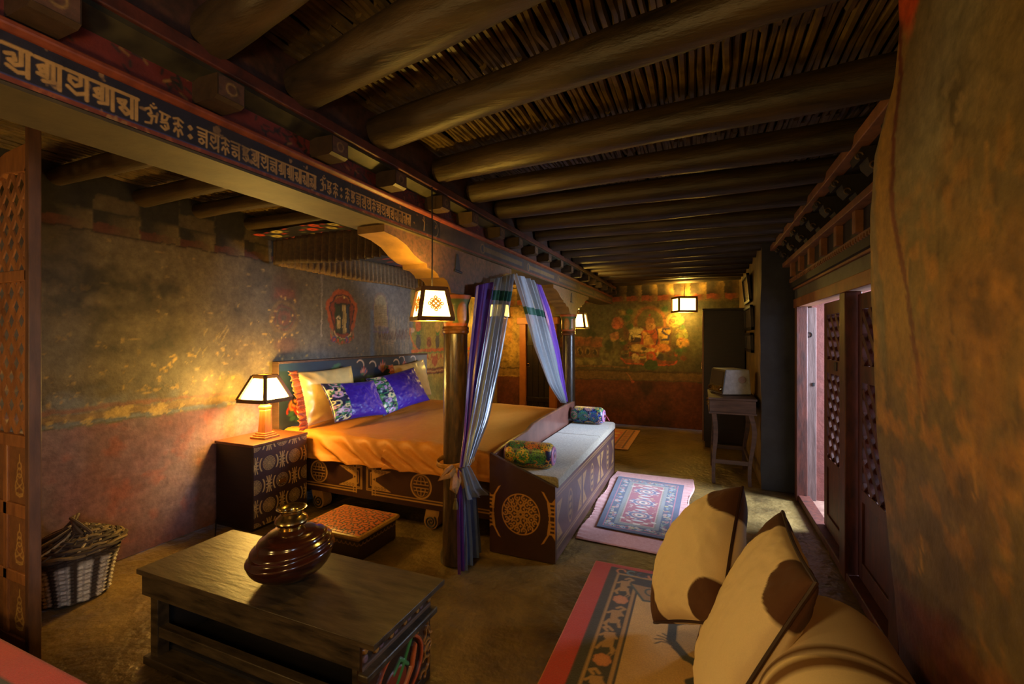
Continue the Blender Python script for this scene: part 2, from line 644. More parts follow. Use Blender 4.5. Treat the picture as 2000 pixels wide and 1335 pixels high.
for k in range(-2, 3):
    cv.ell(cx + k * .06, 1.40 + abs(k) * .012, .03, .035, (S(52, 92, 52), S(58, 58, 120), S(50, 90, 56))[k % 3], .9)
    cv.ell(cx + k * .06, 1.395 + abs(k) * .012, .016, .02, S(176, 78, 48), .9)
cv.disc(cx + .02, 1.86, .012, S(220, 190, 120))
cv.arc(cx, 1.83, .09, 0, pi, .008, S(170, 120, 60), ry=.05)
cv.stroke([(3.46, 2.1), (3.462, 1.82), (3.455, 1.45)], .008, S(190, 180, 170), .8)
cv.stroke([(3.475, 2.1), (3.475, 1.95)], .005, S(170, 160, 150), .7)
# arch topped tablet with script rows
cv.rect(4.235, 1.50, 4.50, 1.80, S(116, 92, 92), .8)
cv.ell(4.365, 1.83, .13, .15, S(120, 96, 80), .8)
cv.ell(4.365, 1.83, .105, .12, S(140, 124, 90))
cv.rect(4.245, 1.575, 4.49, 1.83, S(140, 116, 78))
for k in range(12):
    z = 1.595 + k * .019
    xs = np.linspace(4.26, 4.475, 30)
    cv.stroke([(x, z + rng.uniform(-.003, .003)) for x in xs], .005, S(86, 66, 44), .8)
cv.ring(4.365, 1.86, .05, .008, S(96, 80, 60), .7)
cv.rect(4.245, 1.51, 4.49, 1.56, S(96, 92, 100), .8)
for a in (4.238, 4.497):
    cv.stroke([(a, 1.5), (a, 1.83)], .01, S(88, 60, 88), .8)
cv.stroke([(4.235, 1.503), (4.5, 1.503)], .012, S(80, 72, 130), .8)
# blue drip, pale runs and scribble
cv.poly([(4.19, 1.76), (4.24, 1.76), (4.25, 1.2), (4.18, 1.2)], S(86, 106, 136), .75, .04)
for _ in range(46):
    x0 = rng.uniform(4.3, 5.0)
    z0 = rng.uniform(1.3, 1.75)
    cv.stroke([(x0, z0), (x0 + rng.uniform(-.02, .02), z0 - rng.uniform(.08, .3))], rng.uniform(.006, .02), S(170, 146, 104), .35, .02)
for k in range(9):
    x0 = 4.32 + k * .07
    cv.stroke([(x0, 1.5 + .006 * k), (x0 + .025, 1.42), (x0 + .05, 1.49 + .006 * k), (x0 + .06, 1.42)], .012, S(88, 50, 36), .8)
for z in (1.40, 1.38, 1.36):
    cv.stroke([(4.4, z), (4.62, z + .003)], .006, S(176, 140, 100), .6)
# bright mural behind the hanging lamp
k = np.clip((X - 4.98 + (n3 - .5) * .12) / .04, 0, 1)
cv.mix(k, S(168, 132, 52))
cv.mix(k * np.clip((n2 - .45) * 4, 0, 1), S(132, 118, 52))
for _ in range(140):
    x0 = rng.uniform(5.02, 7.6)
    cv.stroke([(x0, 1.8 + rng.uniform(0, .3)), (x0 + rng.uniform(-.05, .05), rng.uniform(1.5, 1.75))], .03, (S(92, 104, 48), S(172, 134, 50))[rng.integers(2)], .45, .02)
for x0, col in ((5.14, S(204, 96, 44)), (5.62, S(206, 150, 70)), (6.3, S(200, 90, 44))):
    cv.poly([(x0 - .06, 1.57), (x0 + .06, 1.57), (x0 + .03, 1.47), (x0 - .02, 1.47)], S(76, 116, 54))
    cv.ell(x0, 1.60, .07, .085, col)
    cv.ell(x0, 1.37, .055, .095, S(84, 74, 66))
    cv.rect(x0 - .05, 1.45, x0 + .05, 1.47, S(84, 74, 66))
for x0 in (5.4, 5.95, 6.7):
    cv.ell(x0, 1.37, .06, .075, S(150, 80, 46))
    cv.ring(x0, 1.37, .035, .01, S(96, 50, 30))
cv.ell(5.0, 1.53, .06, .03, S(210, 160, 120), .8)
cv.ell(5.8, 1.5, .1, .06, S(150, 96, 50), .7)
cv.rect(4.98, 1.24, 7.8, 1.285, S(196, 92, 40))
cv.arc(5.25, 1.55, .3, pi, 1.5 * pi, .03, S(190, 104, 52))
cv.rect(4.98, 1.215, 7.8, 1.24, S(124, 128, 66))
cv.rect(4.98, 1.0, 7.8, 1.215, S(190, 146, 66))
for j in range(22):
    x0 = 5.05 + j * .12
    cv.arc(x0, 1.2, .05, pi, 2 * pi, .016, S(176, 92, 48), ry=.07)
    cv.ell(x0 + .06, 1.18, .02, .035, S(180, 86, 44))
cv.ell(5.55, 1.11, .075, .075, S(176, 88, 50))
cv.rect(4.98, .93, 7.8, 1.0, S(140, 74, 40))
for z, col in ((1.0, S(90, 50, 30)), (.965, S(190, 150, 80)), (.93, S(80, 46, 30))):
    cv.stroke([(4.98, z), (7.8, z)], .014, col)
cv.warp(.007, .06, 43)
cv.mottle(.2, .05, 41)
mb = MB()
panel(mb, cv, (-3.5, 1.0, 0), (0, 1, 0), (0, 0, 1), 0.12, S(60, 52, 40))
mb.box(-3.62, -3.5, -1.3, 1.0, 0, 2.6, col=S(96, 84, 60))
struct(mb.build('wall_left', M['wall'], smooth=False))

# ---- far wall, painted
cv = Cv(4.1, 2.6, 0.011, S(86, 80, 50), x0=-3.55, y0=0)
X, Y = cv.X, cv.Y
n1, n2, n3 = cv.noise(.7, 51), cv.noise(.3, 52), cv.noise(.1, 53, 3)
cv.mix((n1 - .45) * 3, S(64, 58, 38))
cv.mix((n2 - .5) * 2.5, S(104, 92, 52))
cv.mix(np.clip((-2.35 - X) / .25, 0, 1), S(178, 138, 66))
rng = np.random.default_rng(9)
# hills, houses and trees on the left of the mural
cv.poly([(-2.2, 1.1), (-1.9, 1.3), (-1.5, 1.5), (-1.2, 1.2), (-1.0, 1.0), (-2.2, 1.0)], S(122, 108, 60), .6, .06)
cv.rect(-2.3, 1.28, -1.55, 1.42, S(140, 76, 42), .85)
cv.rect(-2.3, 1.42, -1.55, 1.45, S(160, 96, 52), .8)
cv.rect(-2.3, 1.1, -1.6, 1.28, S(108, 66, 40), .8)
for k in range(5):
    x0 = -2.2 + k * .13
    cv.ell(x0, 1.2, .045, .065, S(160, 124, 60), .8)
    cv.ell(x0, 1.19, .03, .05, S(58, 44, 30))
for x0, z0, r in ((-1.78, 1.56, .07), (-1.7, 1.48, .05), (-1.45, 1.3, .085), (-2.3, 1.05, .13), (-1.95, 1.62, .05)):
    cv.ell(x0, z0, r * .8, r * 1.2, S(48, 56, 30), .9, .03)
for x0 in (-2.05, -1.8, -1.55):
    cv.rect(x0, .97, x0 + .16, 1.06, S(146, 126, 70), .7, .02)
cv.rect(-2.3, .93, -1.1, .96, S(150, 104, 50), .7)
# seated figure with scarves among flowers, on a red throne base
cx = -.78
cv.ell(cx, 1.55, .42, .46, S(140, 116, 54), .6, .15)
cv.ell(cx, 1.66, .25, .29, S(168, 92, 48), .8, .05)
cv.ell(cx, 1.66, .21, .25, S(86, 84, 44), .9, .03)
cv.rect(cx - .42, 1.22, cx + .33, 1.62, S(120, 62, 40), .75, .03)
cv.poly([(cx - .34, 1.5), (cx - .22, 1.62), (cx - .1, 1.55), (cx - .12, 1.38), (cx - .3, 1.36)], S(60, 42, 46))
cv.poly([(cx + .1, 1.58), (cx + .32, 1.6), (cx + .3, 1.34), (cx + .12, 1.3)], S(206, 160, 66))
cv.stroke([(cx + .3, 1.585), (cx + .2, 1.57), (cx + .2, 1.52), (cx + .3, 1.47), (cx + .29, 1.40), (cx + .18, 1.40)], .035, S(62, 54, 84))
cv.ell(cx - .22, 1.55, .12, .07, S(196, 170, 110))
cv.stroke([(cx - .32, 1.42), (cx - .3, 1.5), (cx - .24, 1.46), (cx - .16, 1.45)], .04, S(214, 186, 120))
cv.poly([(cx - .12, 1.56), (cx + .12, 1.56), (cx + .16, 1.3), (cx + .2, 1.2), (cx - .2, 1.2), (cx - .16, 1.3)], S(184, 78, 40))
cv.poly([(cx - .12, 1.55), (cx - .04, 1.52), (cx + .1, 1.33), (cx - .1, 1.3)], S(206, 150, 70))
cv.stroke([(cx + .1, 1.58), (cx + .13, 1.45), (cx + .1, 1.3)], .02, S(50, 46, 70))
cv.ell(cx, 1.63, .07, .085, S(176, 124, 70))
cv.poly([(cx - .075, 1.67), (cx + .075, 1.67), (cx + .06, 1.74), (cx + .02, 1.78), (cx - .05, 1.75)], S(150, 96, 54))
cv.disc(cx, 1.81, .018, S(150, 40, 30))
for dx in (-.028, .028):
    cv.ell(cx + dx, 1.635, .01, .006, S(50, 34, 24))
cv.arc(cx, 1.585, .022, pi * 1.15, pi * 1.85, .006, S(110, 40, 30))
cv.arc(cx, 1.54, .06, pi, 2 * pi, .012, S(80, 60, 40))
cv.ell(cx - .2, 1.27, .12, .07, S(196, 156, 82))
cv.ell(cx + .2, 1.27, .12, .07, S(206, 130, 60))
cv.ell(cx - .02, 1.24, .1, .05, S(212, 176, 96))
for k in range(46):
    t = rng.uniform(0, 2 * pi)
    x0, z0 = cx + rng.normal(0, .22), 1.12 + rng.normal(0, .07)
    cv.ell(x0, z0, rng.uniform(.015, .05), rng.uniform(.012, .04), (S(190, 80, 40), S(216, 178, 96), S(120, 58, 40), S(60, 52, 50), S(200, 120, 54))[rng.integers(5)], .9, .014)
cv.ell(cx - .22, 1.1, .07, .06, S(214, 180, 110))
for dx in (-.25, -.2, -.18):
    cv.rect(cx + dx, 1.0, cx + dx + .018, 1.08, S(214, 180, 110))
cv.disc(cx + .02, 1.13, .07, S(196, 76, 36))
cv.disc(cx + .02, 1.13, .045, S(190, 120, 60))
cv.disc(cx + .16, 1.12, .05, S(70, 64, 66))
cv.poly([(cx - .45, 1.08), (cx + .42, 1.08), (cx + .38, .99), (cx - .34, .99)], S(150, 62, 36), .5)
cv.stroke([(cx - .46, 1.09), (cx - .36, 1.0), (cx + .36, 1.0), (cx + .42, 1.07)], .02, S(196, 80, 42))
cv.ell(cx + .02, .99, .11, .085, S(64, 82, 44))
for x0, z0, r, col in ((-1.3, 1.68, .1, S(196, 100, 62)), (-1.35, 1.45, .08, S(176, 120, 70)), (-.4, 1.72, .12, S(206, 166, 80)), (-.3, 1.5, .1, S(160, 150, 70)),
                       (-1.22, 1.85, .06, S(150, 120, 60)), (-.28, 1.35, .09, S(206, 150, 70))):
    for k in range(14):
        t = k * 2 * pi / 14
        cv.ell(x0 + r * .6 * cos(t), z0 + r * .6 * sin(t), r * .42, r * .42, S(*[min(255, int(255 * (c ** (1 / 2.2)) * rng.uniform(.85, 1.1))) for c in col]), .8, .02)
    cv.disc(x0, z0, r * .5, col, .9, .02)
for x0, z0 in ((-1.1, 1.62), (-1.14, 1.76), (-.3, 1.6), (-.25, 1.25), (-.34, 1.2), (-1.2, 1.35), (-1.1, 1.86), (-.55, 1.9)):
    cv.ell(x0, z0, .06, .045, S(58, 92, 44), .8, .02)
for k in range(70):
    x0, z0 = rng.uniform(-1.3, -.2), rng.uniform(1.15, 1.95)
    if abs(x0 - cx) > .27:
        cv.arc(x0, z0, rng.uniform(.02, .06), rng.uniform(0, 6), rng.uniform(6, 9), .012, (S(190, 146, 66), S(104, 60, 36), S(70, 84, 44))[rng.integers(3)], .7)
# doorway surround (left) and figure panel beside it
cv.rect(-3.3, 1.35, -3.2, 2.0, S(190, 120, 56), .5, .05)
for k in range(5):
    cv.ell(-3.05 + .05 * k, 1.35 + .04 * (k % 2), .05, .09, S(176, 120, 52), .8, .03)
    cv.ring(-3.05 + .05 * k, 1.35 + .04 * (k % 2), .045, .01, S(90, 60, 30), .7)
# dado
wob = (cv.noise(.4, 61) - .5) * .02
dz = Y + wob
m = np.clip((.74 - dz) / .02, 0, 1)
cv.mix(m, S(104, 50, 32))
cv.mix(m * np.clip((n2 - .45) * 3, 0, 1), S(66, 36, 26))
cv.mix(np.clip((dz - .74) / .01, 0, 1) * np.clip((.90 - dz) / .01, 0, 1) * .8, S(118, 86, 46))
cv.mix(np.clip((dz - .86) / .01, 0, 1) * np.clip((.90 - dz) / .01, 0, 1) * .8, S(62, 44, 30))
cv.stroke([(-1.16, .86), (-1.1, .8), (-1.06, .71)], .012, S(190, 110, 60), .8)
cv.disc(-1.05, .7, .02, S(180, 80, 50))
# frieze blocks
for k in range(18):
    a = -3.6 + .245 * k
    cv.rect(a, 2.03, a + .245, 2.6, S(56, 46, 30))
    t = np.clip((X - a - .10) / .12, 0, 1) * ((X >= a) & (X < a + .245)) * (Y > 2.03)
    cv.mix(t * .9, S(140, 112, 58))
    cv.mix((1 - t) * ((X >= a) & (X < a + .245)) * (Y > 2.03) * (Y < 2.12), S(150, 74, 40))
cv.rect(-3.6, 2.0, .6, 2.03, S(104, 84, 44))
cv.warp(.022, .09, 73)
cv.mix(np.clip((cv.noise(.16, 75, 3) - .5) * 4, 0, 1) * .55 * (Y > .9) * (Y < 2.0), S(76, 66, 36))
cv.mix(np.clip((cv.noise(.05, 77, 3) - .58) * 6, 0, 1) * .5 * (Y > .9), S(70, 50, 30))
cv.mottle(.4, .05, 71)
mb = MB()
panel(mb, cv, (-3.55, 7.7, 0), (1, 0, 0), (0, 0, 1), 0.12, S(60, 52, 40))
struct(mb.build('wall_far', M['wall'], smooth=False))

# doorway on the far wall behind the bed curtain
d = struct(bpy.data.objects.new('door_2', None))
d.location = (-2.68, 7.7, 0)
COL.objects.link(d)
mb = MB()
mb.box(-3.02, -2.9, 7.6, 7.7, .05, 1.72).box(-2.46, -2.34, 7.6, 7.7, .05, 1.72).box(-3.06, -2.3, 7.58, 7.7, 1.68, 1.8)
mb.build('door_frame', mat('orange_frame', S(176, 104, 48), .5, scale=9), d, bevel=.006)
mb = MB()
for k in range(4):
    mb.box(-2.9 + .11 * k + .003, -2.9 + .11 * (k + 1) - .003, 7.66, 7.7, .06, 1.68)
mb.box(-2.9, -2.46, 7.64, 7.66, .3, .38).box(-2.9, -2.46, 7.64, 7.66, 1.3, 1.38)
mb.build('door_leaf', M['darkwood'], d, bevel=.003)
mb = MB()
mb.tube([(-2.86 + .03 * cos(t), 7.63, .95 + .03 * sin(t)) for t in np.linspace(0, 2 * pi, 16)[:-1]], .005, closed=True)
mb.build('ring_handle', M['brass'], d)

# ---- right wall: far stretch, pier, header over the door, near stretch
mw = mat('ochre_plaster', S(132, 104, 56), .7, scale=6, color2=S(84, 66, 36), bump=.01)
mb = MB()
mb.box(.53, .95, 4.93, 7.82, 0, 2.6)
mb.build('wall_right_far', mw)
struct(bpy.data.objects['wall_right_far'])
mb = MB()
g = Cv(.34, 2.5, .03, (1, 1, 1))
Pg = g.P((.525, 4.93, 0), (1, 0, 0), (0, 0, 1))
Pg[..., 1] -= .012 + .015 * vnoise(g.ny, g.nx, 5, 4) * np.sin(pi * g.X / .34)
Pg[..., 0] += (vnoise(g.ny, g.nx, 14, 6) - .5) * .03 * (g.X < .02)
panel(mb, g, (.525, 4.93, 0), (1, 0, 0), (0, 0, 1), .012, (1, 1, 1), P=Pg)
struct(mb.build('trim_1', M['black']))
mb = MB()
mb.box(.9, 1.3, 1.72, 4.93, 1.86, 2.6)
struct(mb.build('wall_right_over_door', M['soot_shade']))
mb = MB()
mb.box(.9, 1.7, 4.73, 4.93, -.05, 2.0)
mb.box(1.7, 1.75, 2.3, 4.93, -.05, .35)
mb.box(.9, 1.75, 1.9, 4.93, 2.0, 2.06)
struct(mb.build('wall_reveal', mat('pink_plaster', S(124, 66, 54), .8, scale=12, color2=S(100, 52, 42), bump=.008)))
mb = MB()
mb.box(.80, 1.75, 1.75, 4.93, -.06, .012)
g = MB()
struct(mb.build('trim_2', mat('worn_sill', S(150, 112, 92), .7, scale=8, color2=S(98, 62, 48), bump=.008), bevel=.01))

zz = [0, .5, .7, 1.0, 1.3, 1.6, 1.85, 2.05, 2.2, 2.35, 2.7]
yy = [1.70, 1.71, 1.75, 1.84, 1.92, 1.955, 1.95, 1.91, 1.76, 1.715, 1.715]
cv = Cv(3.45, 2.6, .0125, S(112, 92, 50), x0=-1.3, y0=0)
X, Y = cv.X, cv.Y
n1, n2, n3 = cv.noise(.6, 81), cv.noise(.22, 82), cv.noise(.07, 83, 3)
cv.mix((n1 - .45) * 2.5, S(104, 84, 48))
cv.mix(np.clip((n2 - .55) * 5, 0, 1) * .6, S(146, 104, 46))
ed = np.interp(Y, zz, yy)
q = X - ed            # distance along the wall from its rounded edge (negative = towards the camera)
top = np.clip((Y - 1.75) / .4, 0, 1) * np.exp(-((q + .33) / .16) ** 2)
top = np.clip((Y - 1.65) / .3, 0, 1) * np.exp(-((q + .45) / .22) ** 2)
cv.mix(top * .9, S(124, 116, 92))
sp = cv.noise(.03, 87, 3)
cv.mix(np.clip((n2 - .45) * 4, 0, 1) * np.clip((sp - .5) * 9, 0, 1) * .75 * np.clip((Y - 1.6) / .3, 0, 1), S(52, 46, 32))
blot = np.exp(-((X - 1.25) / .25) ** 2 - ((Y - 1.42) / .28) ** 2)
cv.mix(blot * np.clip((n2 - .35) * 4, 0, 1) * .8, S(176, 118, 44))
cv.mix(np.clip((n3 - .6) * 9, 0, 1) * np.clip((2.0 - Y) / .5, 0, 1) * .5, S(86, 66, 40))
pur_sheen = np.exp(-((X - 1.48) / .14) ** 2 - ((Y - 1.02) / .16) ** 2)  # purple-grey sheen of reflected light, painted into the wall colour
cv.mix(pur_sheen * np.clip((n2 - .3) * 3, 0, 1) * .7, S(122, 106, 104))
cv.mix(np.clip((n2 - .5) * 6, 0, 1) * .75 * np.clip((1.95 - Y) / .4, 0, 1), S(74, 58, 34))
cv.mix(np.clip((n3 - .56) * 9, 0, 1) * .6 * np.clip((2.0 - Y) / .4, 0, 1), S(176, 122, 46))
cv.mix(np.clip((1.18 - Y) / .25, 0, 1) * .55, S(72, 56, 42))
m = np.clip((.82 - Y - (X - 1.2) * .12 + (n2 - .5) * .10) / .04, 0, 1)
cv.mix(m, S(92, 46, 34))
cv.mix(m * np.clip((n3 - .5) * 5, 0, 1) * .7, S(120, 80, 40))
k = np.clip(1 - np.abs(q + .02) / .05, 0, 1)
cv.mix(np.clip((q + .06) / .02, 0, 1) * .6, S(140, 110, 50))
cv.mix(np.clip((q + .15) / .015, 0, 1) * np.clip((-.07 - q) / .02, 0, 1) * .5 * (Y > 1.2), S(150, 112, 48))
off = np.interp(Y, [0, 1.1, 1.25, 1.4, 1.57, 1.8, 2.05, 2.25, 2.6], [.5, .42, .42, .41, .375, .26, .215, .10, .02])
cv.mix(np.clip((q + off) / .01, 0, 1) * np.clip((off * .55 - (q + off)) / .02, 0, 1) * np.clip((Y - 1.25) / .2, 0, 1) * .75, S(146, 108, 44))
cv.mix(np.clip((q + off * .45) / .01, 0, 1) * np.clip((off * .2 - (q + off * .45)) / .015, 0, 1) * np.clip((Y - 1.2) / .3, 0, 1) * .7, S(104, 96, 78))
cv.mix(np.clip((.019 - np.abs(q + off)) / .007, 0, 1) * np.clip((Y - 1.15) / .3, 0, 1) * .95, S(96, 44, 20))
r = np.sqrt(((X - 1.58) / .11) ** 2 + ((Y - 2.55) / .26) ** 2) + (n2 - .5) * .5
cv.mix(np.clip((1 - r) * 6, 0, 1), S(190, 74, 26))
cv.mottle(.2, .05, 91)
rng = np.random.default_rng(15)
for _ in range(40):
    x0, z0 = rng.uniform(.9, 1.6), rng.uniform(.9, 1.9)
    cv.stroke([(x0, z0), (x0 + rng.uniform(-.006, .006), z0 - rng.uniform(.03, .12))], .005, (S(60, 46, 30), S(190, 140, 66))[rng.integers(2)], .7)
P = np.zeros((cv.ny, cv.nx, 3))
t = (X + 1.3) / 3.45             # 0..1 from the camera side to past the edge
L = np.interp(Y, zz, yy)
s = -1.3 + t * (L + 1.3 + .42)   # arc length: flat face, rounded edge, then the return
R = .07
flat = L - R
d_ = s - flat
ang = np.clip(d_ / R, 0, pi / 2)
P[..., 1] = np.where(d_ < 0, s, flat + R * np.sin(ang))
P[..., 0] = .53 + np.where(d_ < 0, 0, R * (1 - np.cos(ang)) + np.clip(d_ - R * pi / 2, 0, 9))
P[..., 2] = Y
P[..., 0] += (vnoise(cv.ny, cv.nx, 30, 95) - .5) * .02
t0 = (-.28 + 1.3) / 3.45
# repaint along true position: colours were laid out in X, so resample each row
rows = np.arange(cv.ny)[:, None]
jj = np.clip(((s + 1.3) / 3.45 * (cv.nx - 1)).astype(int), 0, cv.nx - 1)
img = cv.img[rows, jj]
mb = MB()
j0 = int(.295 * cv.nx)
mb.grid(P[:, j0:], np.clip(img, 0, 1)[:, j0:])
ys = float(P[0, j0, 1])
mb.box(.60, .95, ys, 1.6, 0, 2.6, col=S(80, 60, 40))
mb.box(.53, .60, ys - .002, ys, 0, 2.6, col=S(110, 86, 50))
mb.box(.53, .95, -1.3, ys, 0, .95, col=S(110, 86, 50)).box(.53, .95, -1.3, ys, 1.92, 2.6, col=S(110, 86, 50)).box(.53, .95, -1.42, -1.2, .9, 2.0, col=S(110, 86, 50))  # gap left in the unseen wall for the added cool fill light
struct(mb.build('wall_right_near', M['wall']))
mb = MB()
mb.box(-3.62, .95, -1.42, -1.3, 0, 2.6)
struct(mb.build('wall_back', mw))

# ---- ceiling: board of brush and the willow sticks laid over the logs
mb = MB()
mb.box(-3.62, 1.35, -1.42, 7.82, 2.56, 2.66, m=1)
rng = np.random.default_rng(22)
JR = [-.35, .07, .47, .87, 1.21, 1.61, 2.13, 2.51, 2.92, 3.33, 3.76, 4.17, 4.58, 5.0, 5.4, 5.8, 6.2, 6.6, 7.0, 7.4]
JL = [.10, .50, .90, 1.45, 1.88, 2.25, 2.69, 3.12, 3.55]


def canes(x0, x1, ys, zc):
    for a, b in zip(ys[:-1], ys[1:]):
        x = x0
        while x < x1:
            r = rng.uniform(.010, .016)
            z = zc + .014 + rng.uniform(-.005, .006)
            e0, e1 = a - rng.uniform(.03, .10), b + rng.uniform(.03, .10)
            k = 4
            pts = [(x + rng.normal(0, .004), e0 + (e1 - e0) * i / k, z + rng.normal(0, .003)) for i in range(k + 1)]
            mb.tube(pts, r, n=6, caps=True)
            x += r * 2 + rng.uniform(.0, .006)


canes(-1.36, .78, [.0] + JR[2:] + [7.75], ZC)
canes(-3.5, -1.6, [.0] + JL[1:] + [3.95], ZC + .025)
struct(mb.build('ceiling', [M['cane'], M['soot_shade']]))

# ---- round log joists
ORD = ['first', 'second', 'third', 'fourth', 'fifth', 'sixth', 'seventh', 'eighth', 'ninth', 'tenth', 'eleventh', 'twelfth', 'thirteenth',
       'fourteenth', 'fifteenth', 'sixteenth', 'seventeenth', 'eighteenth', 'nineteenth', 'twentieth']


def log(x0, x1, y, r, z, seed, slant=0.0):
    q = np.random.default_rng(seed)
    k = 22
    ph = q.uniform(0, 6, 3)
    mb = MB()
    P, n = [], 14
    for i in range(k + 1):
        t = i / k
        rr = r * (1 + .07 * sin(4 * t + ph[0]) + .04 * sin(11 * t + ph[1]))
        cy = y + slant * t + .012 * sin(3.2 * t + ph[1])
        cz = z + .008 * sin(4 * t + ph[2])
        for j in range(n):
            a = 2 * pi * j / n
            w = 1 + .05 * sin(2 * a + ph[0] + 2 * t) + q.normal(0, .008)
            P.append((x0 + (x1 - x0) * t, cy + rr * w * cos(a), cz + rr * w * sin(a)))
    F = [(i * n + j, i * n + n + j, i * n + n + (j + 1) % n, i * n + (j + 1) % n) for i in range(k) for j in range(n)]
    F += [tuple(range(n)), tuple(range(k * n, k * n + n))[::-1]]
    mb.add(P, F)
    return mb


for i, y in enumerate(JR[2:]):
    r = .069 + .005 * ((i * 37) % 5 - 2) / 2
    sl = ([-.33, -.34, -.34, -.34, -.25, -.14, -.07] + [-.02] * 20)[i]
    o = log(-1.33, .55 if i < 4 else .78, y + .02, r, 2.278 + r, 100 + i, sl).build('log_joist', M['log'])
    tag(o, 'dark round log joist, %s from the front, between carved beam and door wall' % ORD[i], 'ceiling beam', 'log joists over the door side')
for i, y in enumerate(JL[2:]):
    r = .056
    o = log(-3.5, -1.62, y, r, 2.34 + r, 200 + i).build('log_joist', M['log'])
    tag(o, 'round log joist over the bed side, %s from the front, meeting the left wall' % ORD[i], 'ceiling beam', 'log joists over the bed side')

# ================================================================== carved main beam
M['beamdark'] = mat('dark_painted_timber', S(92, 58, 44), .5, scale=26, color2=S(42, 36, 30), bump=.003)
M['beamunder'] = mat('olive_soffit', S(80, 66, 36), .6, scale=7, color2=S(52, 43, 25), bump=.004)
M['bracketface'] = mat('speckled_bracket_paint', S(136, 92, 68), .5, scale=42, color2=S(78, 66, 50), bump=.004)
M['bracketunder'] = mat('ochre_bracket_edge', S(144, 106, 46), .55, scale=9, color2=S(108, 78, 36))

bt = thing('carved_beam', 'long dark carved beam with gold script, resting on two columns', 'beam', (-1.5, 3.2, 2.0))
mb = MB()
mb.box(-1.62, -1.40, -1.25, 7.7, 2.004, 2.48, col=S(48, 34, 28))
mb.build('core', M['beamdark'], bt)
mb = MB()
mb.box(-1.622, -1.398, -1.25, 7.7, 1.998, 2.006)
mb.build('soffit', M['beamunder'], bt)


GL = {
    'a': [[(.05, .95), (1, .95)], [(.88, .95), (.88, .0)], [(.62, .95), (.62, .55), (.4, .42), (.18, .55), (.2, .75), (.45, .72)],
          [(.1, .3), (.45, .1), (.88, .28)]],
    'b': [[(0, .97), (.95, .97)], [(.85, .97), (.85, .0)], [(.1, .62), (.35, .7), (.42, .5), (.2, .42), (.4, .3), (.62, .4), (.62, .9)],
          [(.15, .2), (.5, .06), (.85, .16)]],
    'c': [[(0, .95), (1, .95)], [(.9, .95), (.9, 0)], [(.66, .95), (.66, .2), (.3, .12)], [(.12, .62), (.3, .72), (.4, .55), (.22, .46), (.12, .62)],
          [(.1, .34), (.42, .3), (.44, .9)]],
    'd': [[(0, .96), (1, .96)], [(.92, .96), (.92, 0)], [(.7, .96), (.7, .0)], [(.05, .6), (.4, .66), (.3, .42), (.08, .5)],
          [(.15, .25), (.38, .36), (.6, .2), (.4, .06), (.15, .25)]],
    'e': [[(.1, .9), (.5, 1.0), (.9, .88)], [(.5, .95), (.5, .55)], [(.15, .6), (.5, .72), (.82, .6)], [(.15, .2), (.3, .42), (.5, .3), (.7, .42), (.85, .2)],
          [(.5, .3), (.5, .0)]],
    'f': [[(.1, .95), (.9, .9)], [(.3, .9), (.25, .55), (.6, .62), (.75, .85)], [(.2, .42), (.7, .5), (.8, .25), (.5, .08), (.2, .2)], [(.5, .3), (.62, .2)]],
    'g': [[(0, .95), (.95, .95)], [(.85, .95), (.85, .0)], [(.1, .72), (.8, .72)], [(.1, .55), (.8, .55)], [(.15, .3), (.4, .4), (.62, .25), (.4, .1), (.15, .18)]],
    'h': [[(.3, .75), (.45, .85), (.6, .75), (.45, .65), (.3, .75)], [(.3, .25), (.45, .35), (.6, .25), (.45, .15), (.3, .25)]],
    'o': [[(.1, .8), (.4, .92), (.55, .7), (.3, .58), (.6, .45), (.5, .15), (.1, .1)], [(.55, .55), (.95, .62), (.9, .3)], [(.5, 1.08), (.7, 1.0), (.9, 1.08)],
          [(.7, 1.22), (.71, 1.22)]],
}

cv = Cv(2.26, .106, .0021, S(34, 32, 40), x0=0.0, y0=2.006)
cv.mix((cv.noise(.05, 5) - .45) * 2, S(26, 24, 26))
cv.rect(0, 2.006, 2.26, 2.018, S(110, 50, 30))
cv.mix((cv.noise(.02, 7) - .5) * 3 * (cv.Y < 2.018), S(150, 84, 46))
cv.stroke([(0, 2.0195), (2.26, 2.0195)], .002, S(70, 70, 110))


def script(y0, y1, glyphs, z0, z1, w):
    n = len(glyphs)
    dx = (y1 - y0) / n
    for i, k in enumerate(glyphs):
        for st in GL[k]:
            cv.stroke([(y0 + dx * (i + .06 + .9 * a), z0 + (z1 - z0) * b) for a, b in st], w, S(164, 124, 66))


script(.22, .742, 'acbacbcacd', 2.030, 2.088, .0085)
script(.753, 1.351, 'ofehgaegfbagccddd', 2.028, 2.080, .0058)
script(1.367, 1.979, 'ofehefgbaegacbdddd', 2.026, 2.082, .0055)
cv.stroke([(2.088, 2.085), (2.105, 2.075), (2.1, 2.03)], .007, S(186, 150, 90))
cv.arc(2.2, 2.06, .045, -pi / 2, pi / 2, .004, S(120, 110, 90))
fl = cv.noise(.03, 9, 3)
cv.mix(np.clip((fl - .72) * 14, 0, 1) * .8, S(150, 112, 66))
cv.mix(np.clip((cv.noise(.2, 19, 3) - .62) * 8, 0, 1) * .5, S(44, 34, 30))
mb = MB()
panel(mb, cv, (-1.392, 0, 2.006), (0, 1, 0), (0, 0, 1), .01, S(40, 30, 28))
mb.build('script_panel', M['paint'], bt, smooth=False)['label'] = 'dark blue panel with rows of gold script'

